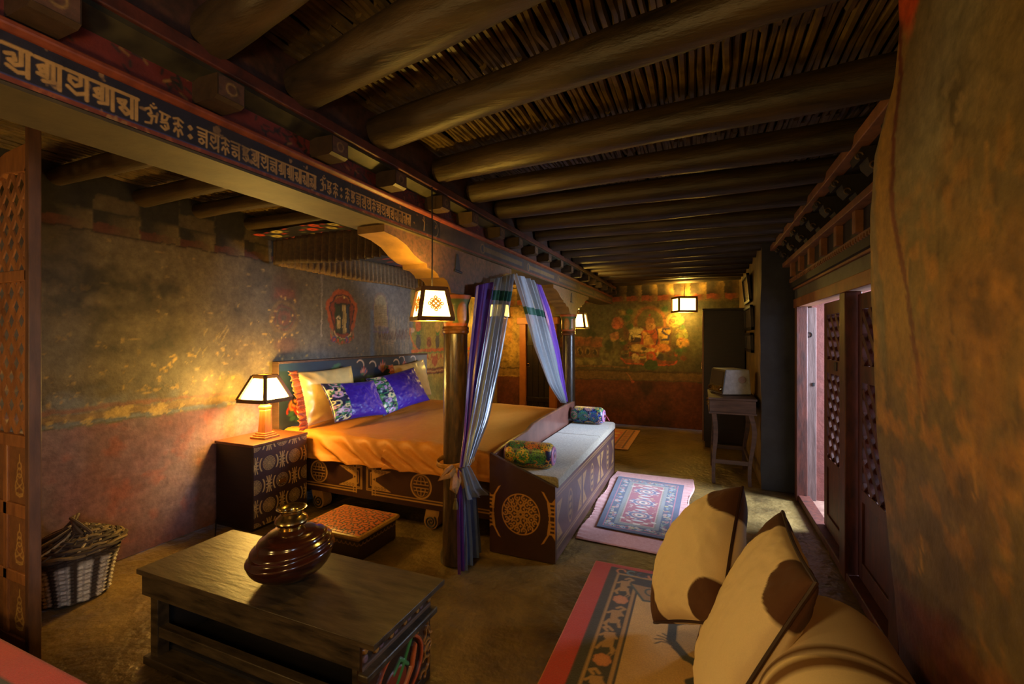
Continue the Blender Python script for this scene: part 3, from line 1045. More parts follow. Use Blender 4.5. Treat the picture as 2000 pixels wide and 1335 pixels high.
cv = Cv(5.44, .106, .006, S(62, 52, 48), x0=2.26, y0=2.006)
cv.mix((cv.noise(.12, 6) - .45) * 2, S(90, 66, 48))
for k in range(6):
    a = 2.8 + .9 * k
    cv.rect(a, 2.03, a + .8, 2.095, S(50, 52, 62))
    cv.rect(a + .03, 2.045, a + .77, 2.08, S(108, 84, 56))
    cv.ring(a + .02, 2.06, .03, .008, S(130, 100, 60))
cv.rect(2.26, 2.006, 7.7, 2.018, S(128, 62, 42))
cv.mottle(.3, .04, 8)
mb = MB()
panel(mb, cv, (-1.394, 2.264, 2.006), (0, 1, 0), (0, 0, 1), .01, S(40, 30, 28))
mb.build('painted_panel', M['paint'], bt, smooth=False)

mb = MB()
prof = [(-1.40, 2.112), (-1.385, 2.112), (-1.372, 2.122), (-1.372, 2.134), (-1.395, 2.14), (-1.40, 2.14)]
mb.prism([(x, z) for x, z in prof], (0, -1.2, 0), (1, 0, 0), (0, 0, 1), (0, 8.9, 0))
mb.build('ledge', mat('worn_red_ledge', S(132, 62, 32), .5, scale=16, color2=S(86, 36, 22), bump=.003), bt, bevel=.003)

cv = Cv(3.2, .085, .004, S(104, 38, 26), x0=0.0, y0=2.138)
cv.mix((cv.noise(.06, 3) - .4) * 2, S(76, 30, 22))
rng = np.random.default_rng(4)
for c0 in np.arange(.3, 3.2, .4):
    for _ in range(34):
        a, b = rng.normal(c0 + .13, .09), 2.18 + rng.normal(0, .018)
        t = rng.uniform(0, 6.3)
        cv.stroke([(a, b), (a + .022 * cos(t), b + .014 * sin(t))], .007, (S(26, 30, 24), S(30, 40, 30), S(140, 96, 46))[rng.integers(9) // 4], .85)
mb = MB()
panel(mb, cv, (-1.396, 0, 2.138), (0, 1, 0), (0, 0, 1), .008, S(60, 26, 20))
mb.build('flower_frieze', M['paint'], bt, smooth=False)['label'] = 'red frieze with dark painted flowers'
mb = MB()
mb.prism([(-1.40, 2.205), (-1.40, 2.25), (-1.33, 2.25), (-1.325, 2.228)], (0, -1.2, 0), (1, 0, 0), (0, 0, 1), (0, 8.9, 0))
mb.build('cove', mat('green_black_cove', S(66, 60, 38), .5, scale=11, color2=S(30, 28, 22)), bt)
mb = MB()
mb.box(-1.40, -1.315, -1.2, 7.7, 2.244, 2.285)
mb.build('upper_rail', mat('red_rail', S(98, 46, 32), .5, scale=15, color2=S(54, 28, 22), bump=.004), bt, bevel=.004)
mb = MB()
mb.box(-1.40, -1.35, -1.2, 7.7, 2.285, 2.5)
mb.build('infill_board', M['beamdark'], bt)

pal = mat('beam_end_paint', (1, 1, 1), .5, attr=True, var=.35, scale=30, bump=.003)
YB = [.53, .925, 1.364, 1.75, 2.155, 2.50, 2.915, 3.265, 3.625] + [4.0 + .39 * k for k in range(10)]
for i, y in enumerate(YB):
    mb = MB()
    a, b = y - .0425, y + .0425
    mb.prism([(-1.40, 2.142), (-1.30, 2.142), (-1.285, 2.150), (-1.285, 2.212), (-1.40, 2.216)], (0, a, 0), (1, 0, 0), (0, 0, 1), (0, b - a, 0), col=S(58, 42, 26))
    cf = Cv(.079, .06, .004, S(88, 60, 44))
    cf.ring(.04, .03, .016, .005, S(140, 108, 60))
    cf.mix((cf.noise(.02, 60 + i, 3) - .5) * 3, S(56, 44, 34))
    mb.grid(cf.P((-1.2835, a + .003, 2.151), (0, 1, 0), (0, 0, 1)), np.clip(cf.img, 0, 1))
    mb.build('beam_block', pal, bt, smooth=False)

# ================================================================== columns with brackets
half = [(.80, 2.0), (.80, 1.962), (.70, 1.952), (.62, 1.93), (.55, 1.89), (.48, 1.866), (.43, 1.862), (.425, 1.838), (.36, 1.836), (.315, 1.818), (.30, 1.80),
        (.25, 1.805), (.21, 1.79), (.185, 1.762), (.17, 1.745), (.165, 1.722)]
poly = [(2.6 - y, z) for y, z in half] + [(2.6 + y, z) for y, z in half[::-1]]
ct = thing('column', 'near round red-brown timber column with the purple curtain tied to it', 'column', (-1.48, 2.6, 0), group='round columns under the carved beam')
mb = MB()
k = len(poly)
o, u, v = Vector((-1.585, 0, 0)), Vector((0, 1, 0)), Vector((0, 0, 1))
A = [o + u * a + v * b for a, b in poly]
B = [p + Vector((.165, 0, 0)) for p in A]
mb.add(A + B, [tuple(range(k))[::-1], tuple(range(k, 2 * k))], 0)
mb.add(A + B, [(i, (i + 1) % k, k + (i + 1) % k, k + i) for i in range(k)], 1)
br = mb.build('bracket', [M['bracketface'], M['bracketunder']], ct)
mb = MB()
sy = 2.5
mb.prism([(sy - .02, 1.87), (sy + .045, 1.87), (sy + .02, 1.97), (sy - .005, 1.97)], (-1.418, 0, 0), (0, 1, 0), (0, 0, 1), (.004, 0, 0))
mb.tube([(-1.415, sy - .03, 1.865), (-1.415, sy + .06, 1.86)], .008)
mb.build('carved_emblem', mat('blue_black_emblem', S(48, 50, 66), .5), br)
mb = MB()
prof = [(.098, .0), (.10, .05), (.086, .09), (.082, .4), (.079, 1.0), (.0765, 1.47)]
mb.lathe(prof, (-1.48, 2.6, 0), 36)
mb.build('shaft', mat('worn_red_column', S(86, 62, 40), .28, scale=14, color2=S(28, 25, 18), bump=.004, stretch=(3, 3, .7), coat=.3), ct)
mb = MB()
mb.lathe([(.076, 1.47), (.086, 1.478), (.088, 1.49), (.082, 1.496), (.087, 1.504), (.085, 1.514), (.075, 1.522)], (-1.48, 2.6, 0), 36)
mb.build('collar', mat('gilded_collar', S(140, 84, 44), .3, scale=20, color2=S(60, 44, 28), coat=.3), ct)
# painted neck with lotus arches
g = Cv(2 * pi * .085, .2, .006, S(88, 104, 54), y0=1.52)
for q in range(6):
    a = (q + .5) * 2 * pi * .085 / 6
    g.ell(a, 1.60, .036, .075, S(176, 110, 50))
    g.ell(a, 1.595, .022, .055, S(196, 140, 66))
g.rect(0, 1.52, .6, 1.54, S(190, 96, 46))
g.rect(0, 1.695, .6, 1.72, S(190, 96, 46))
g.mottle(.25, .02, 3)
th = 2 * pi * g.X / (2 * pi * .085)
rr = np.interp(g.Y, [1.52, 1.56, 1.66, 1.72], [.078, .088, .085, .105])
P = np.stack([-1.48 + rr * np.cos(th), 2.6 + rr * np.sin(th), g.Y], -1)
mb = MB()
mb.grid(P, np.clip(g.img, 0, 1))
mb.build('painted_neck', M['lacquer'], ct)
dup(ct, (-1.48, 5.33, 0), 'far round red-brown timber column beyond the bench end', group='round columns under the carved beam')

# ================================================================== cornice over the door
co = thing('door_cornice', 'dark tiered timber cornice with scroll brackets over the garden door', 'cornice', (.75, 3.4, 1.86))
M['cornice'] = mat('sooty_red_timber', S(140, 90, 52), .6, scale=10, color2=S(88, 56, 34), bump=.005)
M['cornicedark'] = mat('black_timber', S(40, 30, 24), .6, scale=10, color2=S(20, 15, 13))
mb = MB()
mb.box(.60, .66, 1.74, 4.92, 2.262, 2.312)
mb.build('upper_rail', M['cornice'], co, bevel=.004)
mb = MB()
mb.box(.70, .76, 1.74, 4.92, 2.10, 2.14)
mb.build('lower_rail', M['cornice'], co, bevel=.004)
mb = MB()
mb.box(.76, .9, 1.74, 4.92, 1.9, 2.48).box(.66, .9, 1.74, 4.92, 2.262, 2.27)
mb.build('backing_board', M['cornicedark'], co)
for i in range(8):
    y = 1.98 + i * .38
    mb = MB()
    pr = [(.76, 2.26), (.63, 2.26), (.615, 2.235), (.625, 2.205), (.65, 2.215), (.655, 2.19), (.68, 2.16), (.705, 2.17), (.715, 2.145), (.76, 2.142)]
    mb.prism(pr[::-1], (0, y, 0), (1, 0, 0), (0, 0, 1), (0, .11, 0))
    for a, b in ((.62, 2.222), (.672, 2.178)):
        mb.tube([(a + .014 * cos(t), y - .004, b + .014 * sin(t)) for t in np.linspace(0, 4.6, 10)], .004, n=6, m=1)
    mb.build('scroll_bracket', [M['soot_shade'], mat('gilt_scroll', S(96, 70, 36), .6, color2=S(50, 38, 22), scale=24) if i == 0 else bpy.data.materials['gilt_scroll']], co, angle=50)
for i in range(8):
    y = 2.1 + i * .36
    mb = MB()
    mb.box(.725, .775, y, y + .055, 1.985, 2.10)
    mb.build('hanging_block', M['cornice'], co, bevel=.003)
mb = MB()
mb.box(.77, .9, 1.74, 4.92, 1.93, 1.985).box(.755, .9, 1.74, 4.92, 1.972, 1.985)
y = 1.76
while y < 4.9:
    mb.prism([(.77, 1.94), (.752, 1.955), (.752, 1.972), (.77, 1.972)], (0, y, 0), (1, 0, 0), (0, 0, 1), (0, .022, 0))
    y += .045
mb.build('dentil_rail', M['cornice'], co)
mb = MB()
mb.box(.785, .9, 1.74, 4.92, 1.885, 1.93).box(.80, .9, 1.74, 4.92, 1.80, 1.885, m=1).box(.79, .9, 1.74, 4.92, 1.72, 1.80)
mb.build('lintel', [mat('orange_brown_lintel', S(150, 90, 44), .55, scale=9, color2=S(104, 62, 34), bump=.004),
                    mat('blue_grey_lintel', S(92, 90, 76), .55, scale=9, color2=S(66, 60, 48), bump=.004)], co, bevel=.004)

# ================================================================== garden door
dt = struct(bpy.data.objects.new('door_1', None))
dt.location = (.84, 3.4, 0)
COL.objects.link(dt)
rw = M['redwood']
mb = MB()
mb.box(.775, .86, 4.68, 4.76, 0, 1.72)
mb.build('far_post', rw, dt, bevel=.005)
mb = MB()
mb.box(.83, .93, 4.705, 4.735, 0.01, 1.71)
pk = mb.build('folded_board', mat('pinkish_bare_board', S(118, 92, 84), .7, scale=5, color2=S(84, 62, 56), bump=.006, stretch=(6, 6, .8)), dt, bevel=.004)
mb = MB()
mb.box(.90, .916, 4.699, 4.706, 1.02, 1.05)
mb.tube([(.88, 4.702, 1.47 + .02 * sin(t)) if 0 else (.88 + .016 * cos(t), 4.702, 1.47 + .022 * sin(t)) for t in np.linspace(0, 2 * pi, 13)[:-1]], .003, n=5, closed=True)
mb.build('mortise', M['cord'], pk)
mb = MB()
mb.box(.785, .87, 3.25, 3.37, 0.0, 1.72)
mb.build('centre_post', rw, dt, bevel=.006)
mb = MB()
mb.box(.79, .88, 1.76, 4.7, 0.0, .055)
mb.build('bottom_rail', rw, dt, bevel=.006)


def leaf(y0, y1):
    x0, x1 = .845, .885
    mb = MB()
    s = .075
    z0, zb, zm, zt = .06, .58, 1.19, 1.66
    for a, b in ((y0, y0 + s), (y1 - s, y1)):
        mb.box(x0, x1, a, b, z0, zt + .04)
    for a, b in ((z0, z0 + .1), (zb - .07, zb), (zm, zm + .10), (zt - .05, zt + .04)):
        mb.box(x0, x1, y0 + s, y1 - s, a, b)
    lf = mb.build('door_leaf', rw, dt, bevel=.003)
    mb = MB()
    mb.box(x0 + .012, x1 - .012, y0 + s, y1 - s, z0 + .1, zb - .07)
    mb.build('bottom_panel', rw, lf)
    for za, zb2 in ((zb, zm), (zm + .10, zt - .05)):
        mb = MB()
        ya, yb = y0 + s, y1 - s
        W, H = yb - ya, zb2 - za
        px, pz = .125, .136

        def clip(slope, c):
            # line y = ya + px*(c + slope*(z-za)/pz), kept inside the opening
            pts = []
            for z in np.linspace(za, zb2, 60):
                y = ya + px * (c + slope * (z - za) / pz)
                if ya <= y <= yb:
                    pts.append((y, z))
            return pts
        n = int(W / px + H / pz) + 3
        for c in range(-n, n):
            for sl, xx in ((1, .858), (-1, .872)):
                p = clip(sl, c)
                if len(p) > 1:
                    mb.bar((xx, p[0][0], p[0][1]), (xx, p[-1][0], p[-1][1]), .036, .022, up=(1, 0, 0))
        mb.build('lattice', rw, lf)
    mb = MB()
    mb.box(.838, .846, (y0 + y1) / 2 - .03, (y0 + y1) / 2 + .03, zm + .03, zm + .09)
    mb.build('catch', M['cord'], lf, bevel=.002)
    return lf


leaf(3.37, 4.03)
leaf(2.56, 3.24)
mb = MB()
mb.box(.78, .87, 2.44, 2.56, 0, 1.72)
mb.build('near_post', rw, dt, bevel=.006)
mb = MB()
mb.box(.81, .88, 1.76, 2.44, .06, 1.72)
mb.build('side_panel', rw, dt)

# ================================================================== carved screen, left
st = thing('carved_screen', 'tall carved wooden screen with lattice top at the left edge', 'screen', (-3.1, 1.02, 0))
sw = M['screenwood']
mb = MB()
mb.box(-2.752, -2.72, 1.026, 1.07, 0.0, 2.385)
mb.build('post', mat('dark_screen_post', S(112, 76, 52), .5, scale=6, color2=S(70, 46, 32), bump=.003, stretch=(4, 4, .7)), st, bevel=.004)
mb = MB()
X0, X1, ya, yb = -3.48, -2.752, 1.032, 1.062
rails = [(.02, .10), (.345, .395), (.64, .70), (.955, 1.01), (1.70, 1.75)]
for a, b in rails:
    mb.box(X0, X1, ya, yb, a, b)
mb.box(X0, X0 + .06, ya, yb, .02, 2.3)
mb.box(-2.965, -2.93, ya, yb, .1, .96)
mb.box(-3.23, -3.195, ya, yb, .1, .96)
mb.box(-2.775, -2.752, ya, yb, 1.01, 2.2)
arch = [(X1, 2.18), (X1, 2.31), (-2.95, 2.295), (-3.1, 2.25), (-3.25, 2.21), (X0, 2.19), (X0, 2.05), (-3.25, 2.10), (-3.1, 2.15), (-2.95, 2.20)]
mb.prism(arch[::-1], (0, ya, 0), (1, 0, 0), (0, 0, 1), (0, yb - ya, 0))
mb.build('frame', sw, st, bevel=.004)


def lattice(z0, z1, ztop):
    mb = MB()
    px, pz = .09, .128
    for c in range(-40, 60):
        for sl, yy_ in ((1, 1.046), (-1, 1.047)):
            pts = []
            for z in np.linspace(z0, z1, 80):
                x = X0 + .06 + px * (c + sl * (z - z0) / pz)
                if X0 + .06 <= x <= -2.775 and z <= ztop(x):
                    pts.append((x, z))
            if len(pts) > 2:
                mb.bar((pts[0][0], yy_, pts[0][1]), (pts[-1][0], yy_, pts[-1][1]), .026, .006, up=(0, 1, 0))
    mb.build('lattice', sw, st)


lattice(1.01, 1.70, lambda x: 9)
lattice(1.75, 2.28, lambda x: np.interp(x, [-3.48, -3.25, -3.1, -2.95, -2.79], [2.07, 2.12, 2.17, 2.22, 2.2]))
for i, (a, b) in enumerate(((.10, .345), (.395, .64), (.70, .955))):
    for j, (x0, x1) in enumerate(((-3.42, -3.23), (-3.195, -2.965), (-2.93, -2.752))):
        w, h = x1 - x0, b - a
        c = Cv(w, h, .005, S(120, 78, 42))
        gld = S(190, 146, 74)
        cx, cz = w / 2, h / 2
        c.stroke([(cx, h * .86), (cx, h * .74)], .006, gld)
        for k in range(3):
            c.ring(cx, h * (.66 - .12 * k), .016 + .005 * k, .005, gld)
        for s in (-1, 1):
            c.stroke([(cx, h * .3), (cx + s * .03, h * .24), (cx + s * .034, h * .36), (cx + s * .018, h * .42)], .005, gld)
            c.stroke([(cx, h * .16), (cx + s * .03, h * .18), (cx + s * .04, h * .3)], .005, gld)
        c.stroke([(cx - .03, h * .15), (cx, h * .12), (cx + .03, h * .15)], .006, gld)
        c.mottle(.15, .03, 10 * i + j)
        mb = MB()
        panel(mb, c, (x0, 1.042, a), (1, 0, 0), (0, 0, 1), .010, S(100, 66, 36))
        mb.build('painted_panel', M['paint'], st, smooth=False)

# ================================================================== lanterns
glow = mat('lit_paper', S(255, 236, 190), .8, emit=(1.0, .62, .12), estr=11, var=.1)
knot = mat('orange_print', S(210, 110, 30), .8, emit=(1.0, .36, .03), estr=.5)


def lantern(t, c, b, a, h, power, bar_=.022, motif=False, bottom=True, glow=glow, rear=None):
    """tapered square lantern centred on c (its bottom), half widths b (bottom) and a (top)"""
    cx, cy, cz = c
    lo = [(cx - b, cy - b, cz), (cx + b, cy - b, cz), (cx + b, cy + b, cz), (cx - b, cy + b, cz)]
    hi = [(cx - a, cy - a, cz + h), (cx + a, cy - a, cz + h), (cx + a, cy + a, cz + h), (cx - a, cy + a, cz + h)]
    mb = MB()
    for i in range(4):
        mb.bar(lo[i], hi[i], bar_, bar_, up=(.3, .9, .1))
        mb.bar(lo[i], lo[(i + 1) % 4], bar_, bar_)
        mb.bar(hi[i], hi[(i + 1) % 4], bar_, bar_)
    mb.build('lantern_frame', M['bronze'], t, bevel=.002)
    for i in range(4):
        p0, p1, q1, q0 = [Vector(x) for x in (lo[i], lo[(i + 1) % 4], hi[(i + 1) % 4], hi[i])]
        ctr = Vector((cx, cy, cz + h / 2))
        mb = MB()
        P = [x + (Vector((cx, cy, x.z)) - x) * .03 for x in (p0, p1, q1, q0)]
        mb.add(P, [(0, 1, 2, 3)])
        mb.build('shade_panel', rear if rear and i == 3 else glow, t, smooth=False)
        if motif:
            n = (p1 - p0).cross(q0 - p0).normalized()
            m0 = (p0 + p1 + q0 + q1) / 4 + n * .002
            ux = (p1 - p0).normalized()
            vz = n.cross(ux)
            s = .0095
            mb = MB()
            lines = []
            for k in (-1.2, 0, 1.2):
                e = 1.9
                lines.append(((-e + k, -e - k), (e + k, e - k)))
                lines.append(((-e + k, e + k), (e + k, -e + k)))
            for (ax, ay), (bx, by) in lines:
                A_, B_ = m0 + ux * ax * s + vz * ay * s, m0 + ux * bx * s + vz * by * s
                mb.bar(A_, B_, .0075, .001, up=n)
            for ax, ay in ((0, 3.3), (3.3, 0), (-3.3, 0), (0, -3.3), (1.9, 1.9), (-1.9, 1.9), (1.9, -1.9), (-1.9, -1.9)):
                A_ = m0 + ux * ax * s + vz * ay * s
                mb.tube([A_ + ux * .008 * cos(q) + vz * .008 * sin(q) for q in np.linspace(0, 2 * pi, 9)[:-1]], .0028, n=4, closed=True)
            mb.build('knot_print', knot, t)
    if bottom:
        mb = MB()
        z = cz - bar_ * .2
        mb.add([(cx - b * .9, cy - b * .9, z), (cx + b * .9, cy - b * .9, z), (cx + b * .9, cy + b * .9, z), (cx - b * .9, cy + b * .9, z)], [(3, 2, 1, 0)])
        mb.build('bottom_panel', glow, t, smooth=False)
        w = Vector(wloc(t))
        bulb('lantern_bulb', Vector((cx, cy, cz - .035)) - w, power, .03, parent=t)
        bulb('lantern_bulb', Vector((cx, cy, cz + h * .8)) - w, power * 2.4, .03, parent=t)
    else:
        w = Vector(wloc(t))
        bulb('lantern_bulb', Vector((cx, cy, cz + h * .45)) - w, power, .03, parent=t)


LZ = 1.545
t = thing('hanging_lantern', 'lit tapered paper lantern hanging in front of the near column', 'lantern', (-1.31, 2.05, LZ), rz=radians(48), group='hanging lanterns')
lantern(t, (-1.31, 2.05, LZ), .088, .060, .155, 9, motif=True)
mb = MB()
mb.tube([(-1.31, 2.05, LZ + .155), (-1.308, 2.05, 1.9), (-1.31, 2.05, 2.24)], .004, n=6)
mb.bar((-1.365, 2.05, LZ + .16), (-1.255, 2.05, LZ + .16), .012, .008)
mb.build('hanging_cord', M['cord'], t)

t = thing('hanging_lantern', 'small lit tapered lantern hanging by the far column', 'lantern', (-1.46, 5.75, 1.57), group='hanging lanterns')
lantern(t, (-1.46, 5.75, 1.57), .105, .075, .18, 9)
mb = MB()
mb.tube([(-1.46, 5.75, 1.75), (-1.46, 5.75, 2.0)], .004, n=6)
mb.bar((-1.53, 5.75, 1.755), (-1.39, 5.75, 1.755), .012, .008)
mb.build('hanging_cord', M['cord'], t)

t = thing('wall_lantern', 'lit boxy lantern hanging before the far mural beside the wardrobe', 'lantern', (-.245, 7.46, 1.82), rz=radians(25))
lantern(t, (-.245, 7.46, 1.84), .135, .135, .21, 16, bar_=.03)
mb = MB()
mb.tube([(-.245, 7.46, 2.05), (-.23, 7.49, 2.16), (-.15, 7.66, 2.2)], .006, n=6)
mb.build('bracket_arm', M['cord'], t)

t = thing('wall_lantern', 'lit boxy lantern seen through the silver bed curtain', 'lantern', (-3.15, 6.9, 1.75))
lantern(t, (-3.12, 6.95, 1.78), .13, .12, .22, 20, bar_=.026)
mb = MB()
mb.tube([(-3.12, 6.95, 2.0), (-3.12, 6.95, 2.3), (-3.12, 7.69, 2.34)], .006, n=6)
mb.build('bracket_arm', M['cord'], t)

# ================================================================== bed corner
GOLD = S(172, 124, 60)
BRN = S(58, 32, 22)


def shou(c, cx, cz, r, col=GOLD, w=.009):
    c.ring(cx, cz, r, w * 1.3, col)
    c.ring(cx, cz, r * .84, w * .35, col, .5)
    for k in (-.42, -.14, .14, .42):
        q = r * .74 * math.sqrt(max(0, 1 - (k / .86) ** 2))
        c.stroke([(cx - q, cz + k * r), (cx + q, cz + k * r)], w * .8, col)
    for k in (-.28, .28):
        for dx in (-.42, 0, .42):
            c.stroke([(cx + dx * r, cz + k * r - .1 * r), (cx + dx * r, cz + k * r + .1 * r)], w * .8, col)
    for s in (-1, 1):
        c.stroke([(cx, cz + s * .42 * r), (cx, cz + s * .78 * r)], w * .8, col)
        c.arc(cx, cz + s * .5 * r, .34 * r, (0 if s > 0 else pi), (pi if s > 0 else 2 * pi), w * .7, col)


def medallion(c, cx, cz, r, col=GOLD, seed=1, a=1.0, lw=.075):
    rng = np.random.default_rng(seed)
    c.ring(cx, cz, r, r * .06, col, a)
    c.ring(cx, cz, r * .10, r * .07, col, a)
    for q, m, rr in ((6, .34, .17), (10, .60, .15), (14, .83, .13)):
        for k in range(q):
            t = 2 * pi * (k + .5 * (q == 10)) / q
            x, z = cx + m * r * cos(t), cz + m * r * sin(t)
            c.arc(x, z, rr * r, t + .4, t + .4 + 4.4, r * lw, col, a, n=10)
            c.disc(x, z, rr * r * .36, col, a)
    for k in range(8):
        t = 2 * pi * k / 8
        c.stroke([(cx + .14 * r * cos(t), cz + .14 * r * sin(t)), (cx + .3 * r * cos(t), cz + .3 * r * sin(t))], r * .05, col, a)


def crescent(c, cx, cz, r, a0, a1, w, col=GOLD):
    n = 16
    out = [(cx + r * cos(t), cz + r * sin(t)) for t in np.linspace(a0, a1, n)]
    mid = (a0 + a1) / 2
    inn = [(cx - w * cos(mid) + r * cos(t), cz - w * sin(mid) + r * sin(t)) for t in np.linspace(a1, a0, n)]
    c.poly(out + inn, col)


def scroll_foot(x, y, z0, z1, t=.09, flip=1):
    mb = MB()
    h = z1 - z0
    r = h * .40
    cx, cz = x, z0 + r
    pts = [(-.7 * r, h), (1.25 * r, h), (1.2 * r, h * .8), (1.05 * r, h * .62), (1.0 * r, .45 * h)]
    pts += [(r * cos(q), r + r * sin(q)) for q in np.linspace(0, -pi, 12)]
    pts += [(-.95 * r, .55 * h), (-.8 * r, .75 * h)]
    pts = [(flip * a, b) for a, b in pts]
    if flip < 0:
        pts = pts[::-1]
    mb.prism(pts[::-1], (x, y, z0), (1, 0, 0), (0, 0, 1), (0, t, 0))
    sp = [(x + flip * (.86 * r * (1 - k / 40)) * cos(.9 - k * .36), y - .004, cz + (.86 * r * (1 - k / 40)) * sin(.9 - k * .36)) for k in range(38)]
    mb.tube(sp, .006, n=6, m=1)
    return mb


bed = thing('bed', 'dark brown bed with gold painted side panel and blue headboard', 'bed', (-2.4, 4.0, 0))
BY = 2.93
c = Cv(2.12, .335, .0042, BRN, x0=-3.46, y0=.15)
c.mix((c.noise(.2, 3) - .5) * 2, S(44, 25, 18))
for a, b in ((-3.5, -2.59), (-2.43, -1.30)):
    for dd, w in ((.045, .011), (.066, .008)):
        c.stroke([(a, .485 - dd), (b, .485 - dd)], w, GOLD)
        c.stroke([(a, .15 + dd), (b, .15 + dd)], w, GOLD)
for s, e in ((1, -2.59), (-1, -2.43)):
    for dd, w in ((0, .010), (-.03, .008)):
        c.stroke([(e + s * dd, .44), (e + s * dd, .19)], w, GOLD)
    o = e - s * .004
    for z0, z1 in ((.345, .395), (.285, .232)):
        c.poly([(o + s * .0, z1), (o - s * .18, z1), (o, z0 - .03 * (1 if z1 > z0 else -1))], GOLD)
        for k in range(4):
            c.ring(o - s * (.03 + .03 * k), z1 - (.017 if z1 > z0 else -.017), .009, .004, BRN)
    for dd in (.02, .05, .062):
        c.stroke([(e, .315 + dd + .03), (e + s * dd * .9, .315 + dd + .03), (e + s * dd * .9, .315 - dd - .03), (e, .315 - dd - .03)], .007, GOLD)
shou(c, -1.97, .315, .090)
shou(c, -2.99, .315, .088)
mb = MB()
panel(mb, c, (-3.46, BY, .15), (1, 0, 0), (0, 0, 1), .04, BRN)
mb.build('side_panel', M['lacquer'], bed, smooth=False)['label'] = 'dark brown side panel with gold key patterns and round emblems'
mb = MB()
mb.box(-3.46, -1.36, BY + .04, 5.1, .2, .42).box(-1.40, -1.34, BY + .04, 5.12, .15, .485).box(-3.46, -1.36, 5.08, 5.12, .15, .485)
mb.build('platform', M['darkwood'], bed)
ml = [mat('carved_foot', S(168, 120, 60), .45, scale=12, color2=S(124, 84, 42)), mat('carved_foot_line', S(40, 26, 16), .6)]
scroll_foot(-1.885, BY + .004, .0, .15).build('foot', ml, bed)
scroll_foot(-3.0, BY + .004, .0, .15, flip=-1).build('foot', ml, bed)
# headboard
c = Cv(2.325, .72, .008, S(34, 56, 78), x0=2.895, y0=.5)
c.mix((c.noise(.2, 6) - .45) * 2, S(28, 40, 62))
c.mix(np.clip((c.X - 4.6) / .5, 0, 1) * .8, S(150, 140, 124))
rng = np.random.default_rng(8)


def petals(cx, cz, r, col, n=9):
    for k in range(n):
        t = 2 * pi * k / n
        c.ell(cx + r * .55 * cos(t), cz + r * .55 * sin(t), r * .42, r * .42, tuple(min(1, q * rng.uniform(.7, 1.2)) for q in col), .95, .012)
    c.disc(cx, cz, r * .35, S(200, 150, 90))


def lotus(cx, cz, s):
    for dx, h, w, col in ((-.9, .6, .5, S(176, 104, 92)), (.9, .6, .5, S(176, 104, 92)), (-.5, .95, .5, S(196, 130, 114)), (.5, .95, .5, S(196, 130, 114)),
                          (0, 1.25, .5, S(206, 146, 128))):
        c.poly([(cx, cz - .3 * s), (cx + (dx * .6 - w * .5) * s, cz + h * .35 * s), (cx + dx * s * .8, cz + h * s), (cx + (dx * .6 + w * .5) * s, cz + h * .35 * s)], col)
    c.stroke([(cx, cz + 1.1 * s), (cx + .05 * s, cz + .4 * s), (cx, cz)], .014, S(180, 60, 50))
    c.stroke([(cx + .4 * s, cz + .5 * s), (cx + .25 * s, cz + .1 * s)], .014, S(60, 90, 140))


lotus(3.98, 1.05, .075)
lotus(4.30, 1.07, .10)
lotus(4.72, 1.1, .06)
petals(3.05, .83, .06, S(190, 80, 60))
for x0, z0 in ((3.9, 1.0), (4.1, .98), (4.42, 1.04), (3.05, .72), (3.12, .68), (4.8, 1.0), (3.6, 1.15)):
    for k in range(5):
        c.ell(x0 + rng.normal(0, .04), z0 + rng.normal(0, .03), .03, .016, S(60, 110, 84), .9, .01)
for x0, z0 in ((3.92, 1.14), (4.12, 1.12), (4.55, 1.12), (4.66, 1.16), (4.9, 1.15)):
    c.arc(x0, z0, .06, 0, 2.4, .014, S(224, 196, 170))
for k in range(6):
    c.arc(3.02 + .03 * k, .78 + .05 * (k % 3), .04, k, k + 3.5, .018, (S(190, 60, 40), S(190, 150, 60), S(20, 24, 30))[k % 3])
mb = MB()
panel(mb, c, (-3.415, 2.895, .5), (0, 1, 0), (0, 0, 1), .07, S(86, 74, 62))
hb = mb.build('headboard', M['lacquer'], bed, smooth=False)
hb['label'] = 'blue painted headboard with flowers'
mb = MB()
mb.box(-3.49, -3.41, 2.888, 2.895, .0, 1.222).box(-3.49, -3.405, 2.888, 5.22, 1.215, 1.235).box(-3.49, -3.42, 2.895, 5.22, 0, .5)
mb.build('headboard_frame', M['oldwood'], hb, bevel=.003)

# ---- bedspread over the mattress
nx, ny = 210, 170
ax = np.linspace(-3.40, -1.385 + .17, nx)
ay = np.concatenate([np.linspace(BY + .01 - .21, BY + .12, 80), np.linspace(BY + .12, 5.06, ny - 79)[1:]])
A, B = np.meshgrid(ax, ay)
top, R = .635, .055
xe, ye = -1.385, BY - .012


def fold(d):      # outward travel and drop for arc length d past the fold line
    s = np.clip(d, 0, R * pi / 2)
    out = np.where(d < 0, d, R * np.sin(s / R))
    drop = np.where(d < 0, 0, R * (1 - np.cos(s / R)) + np.clip(d - R * pi / 2, 0, None))
    return out, drop


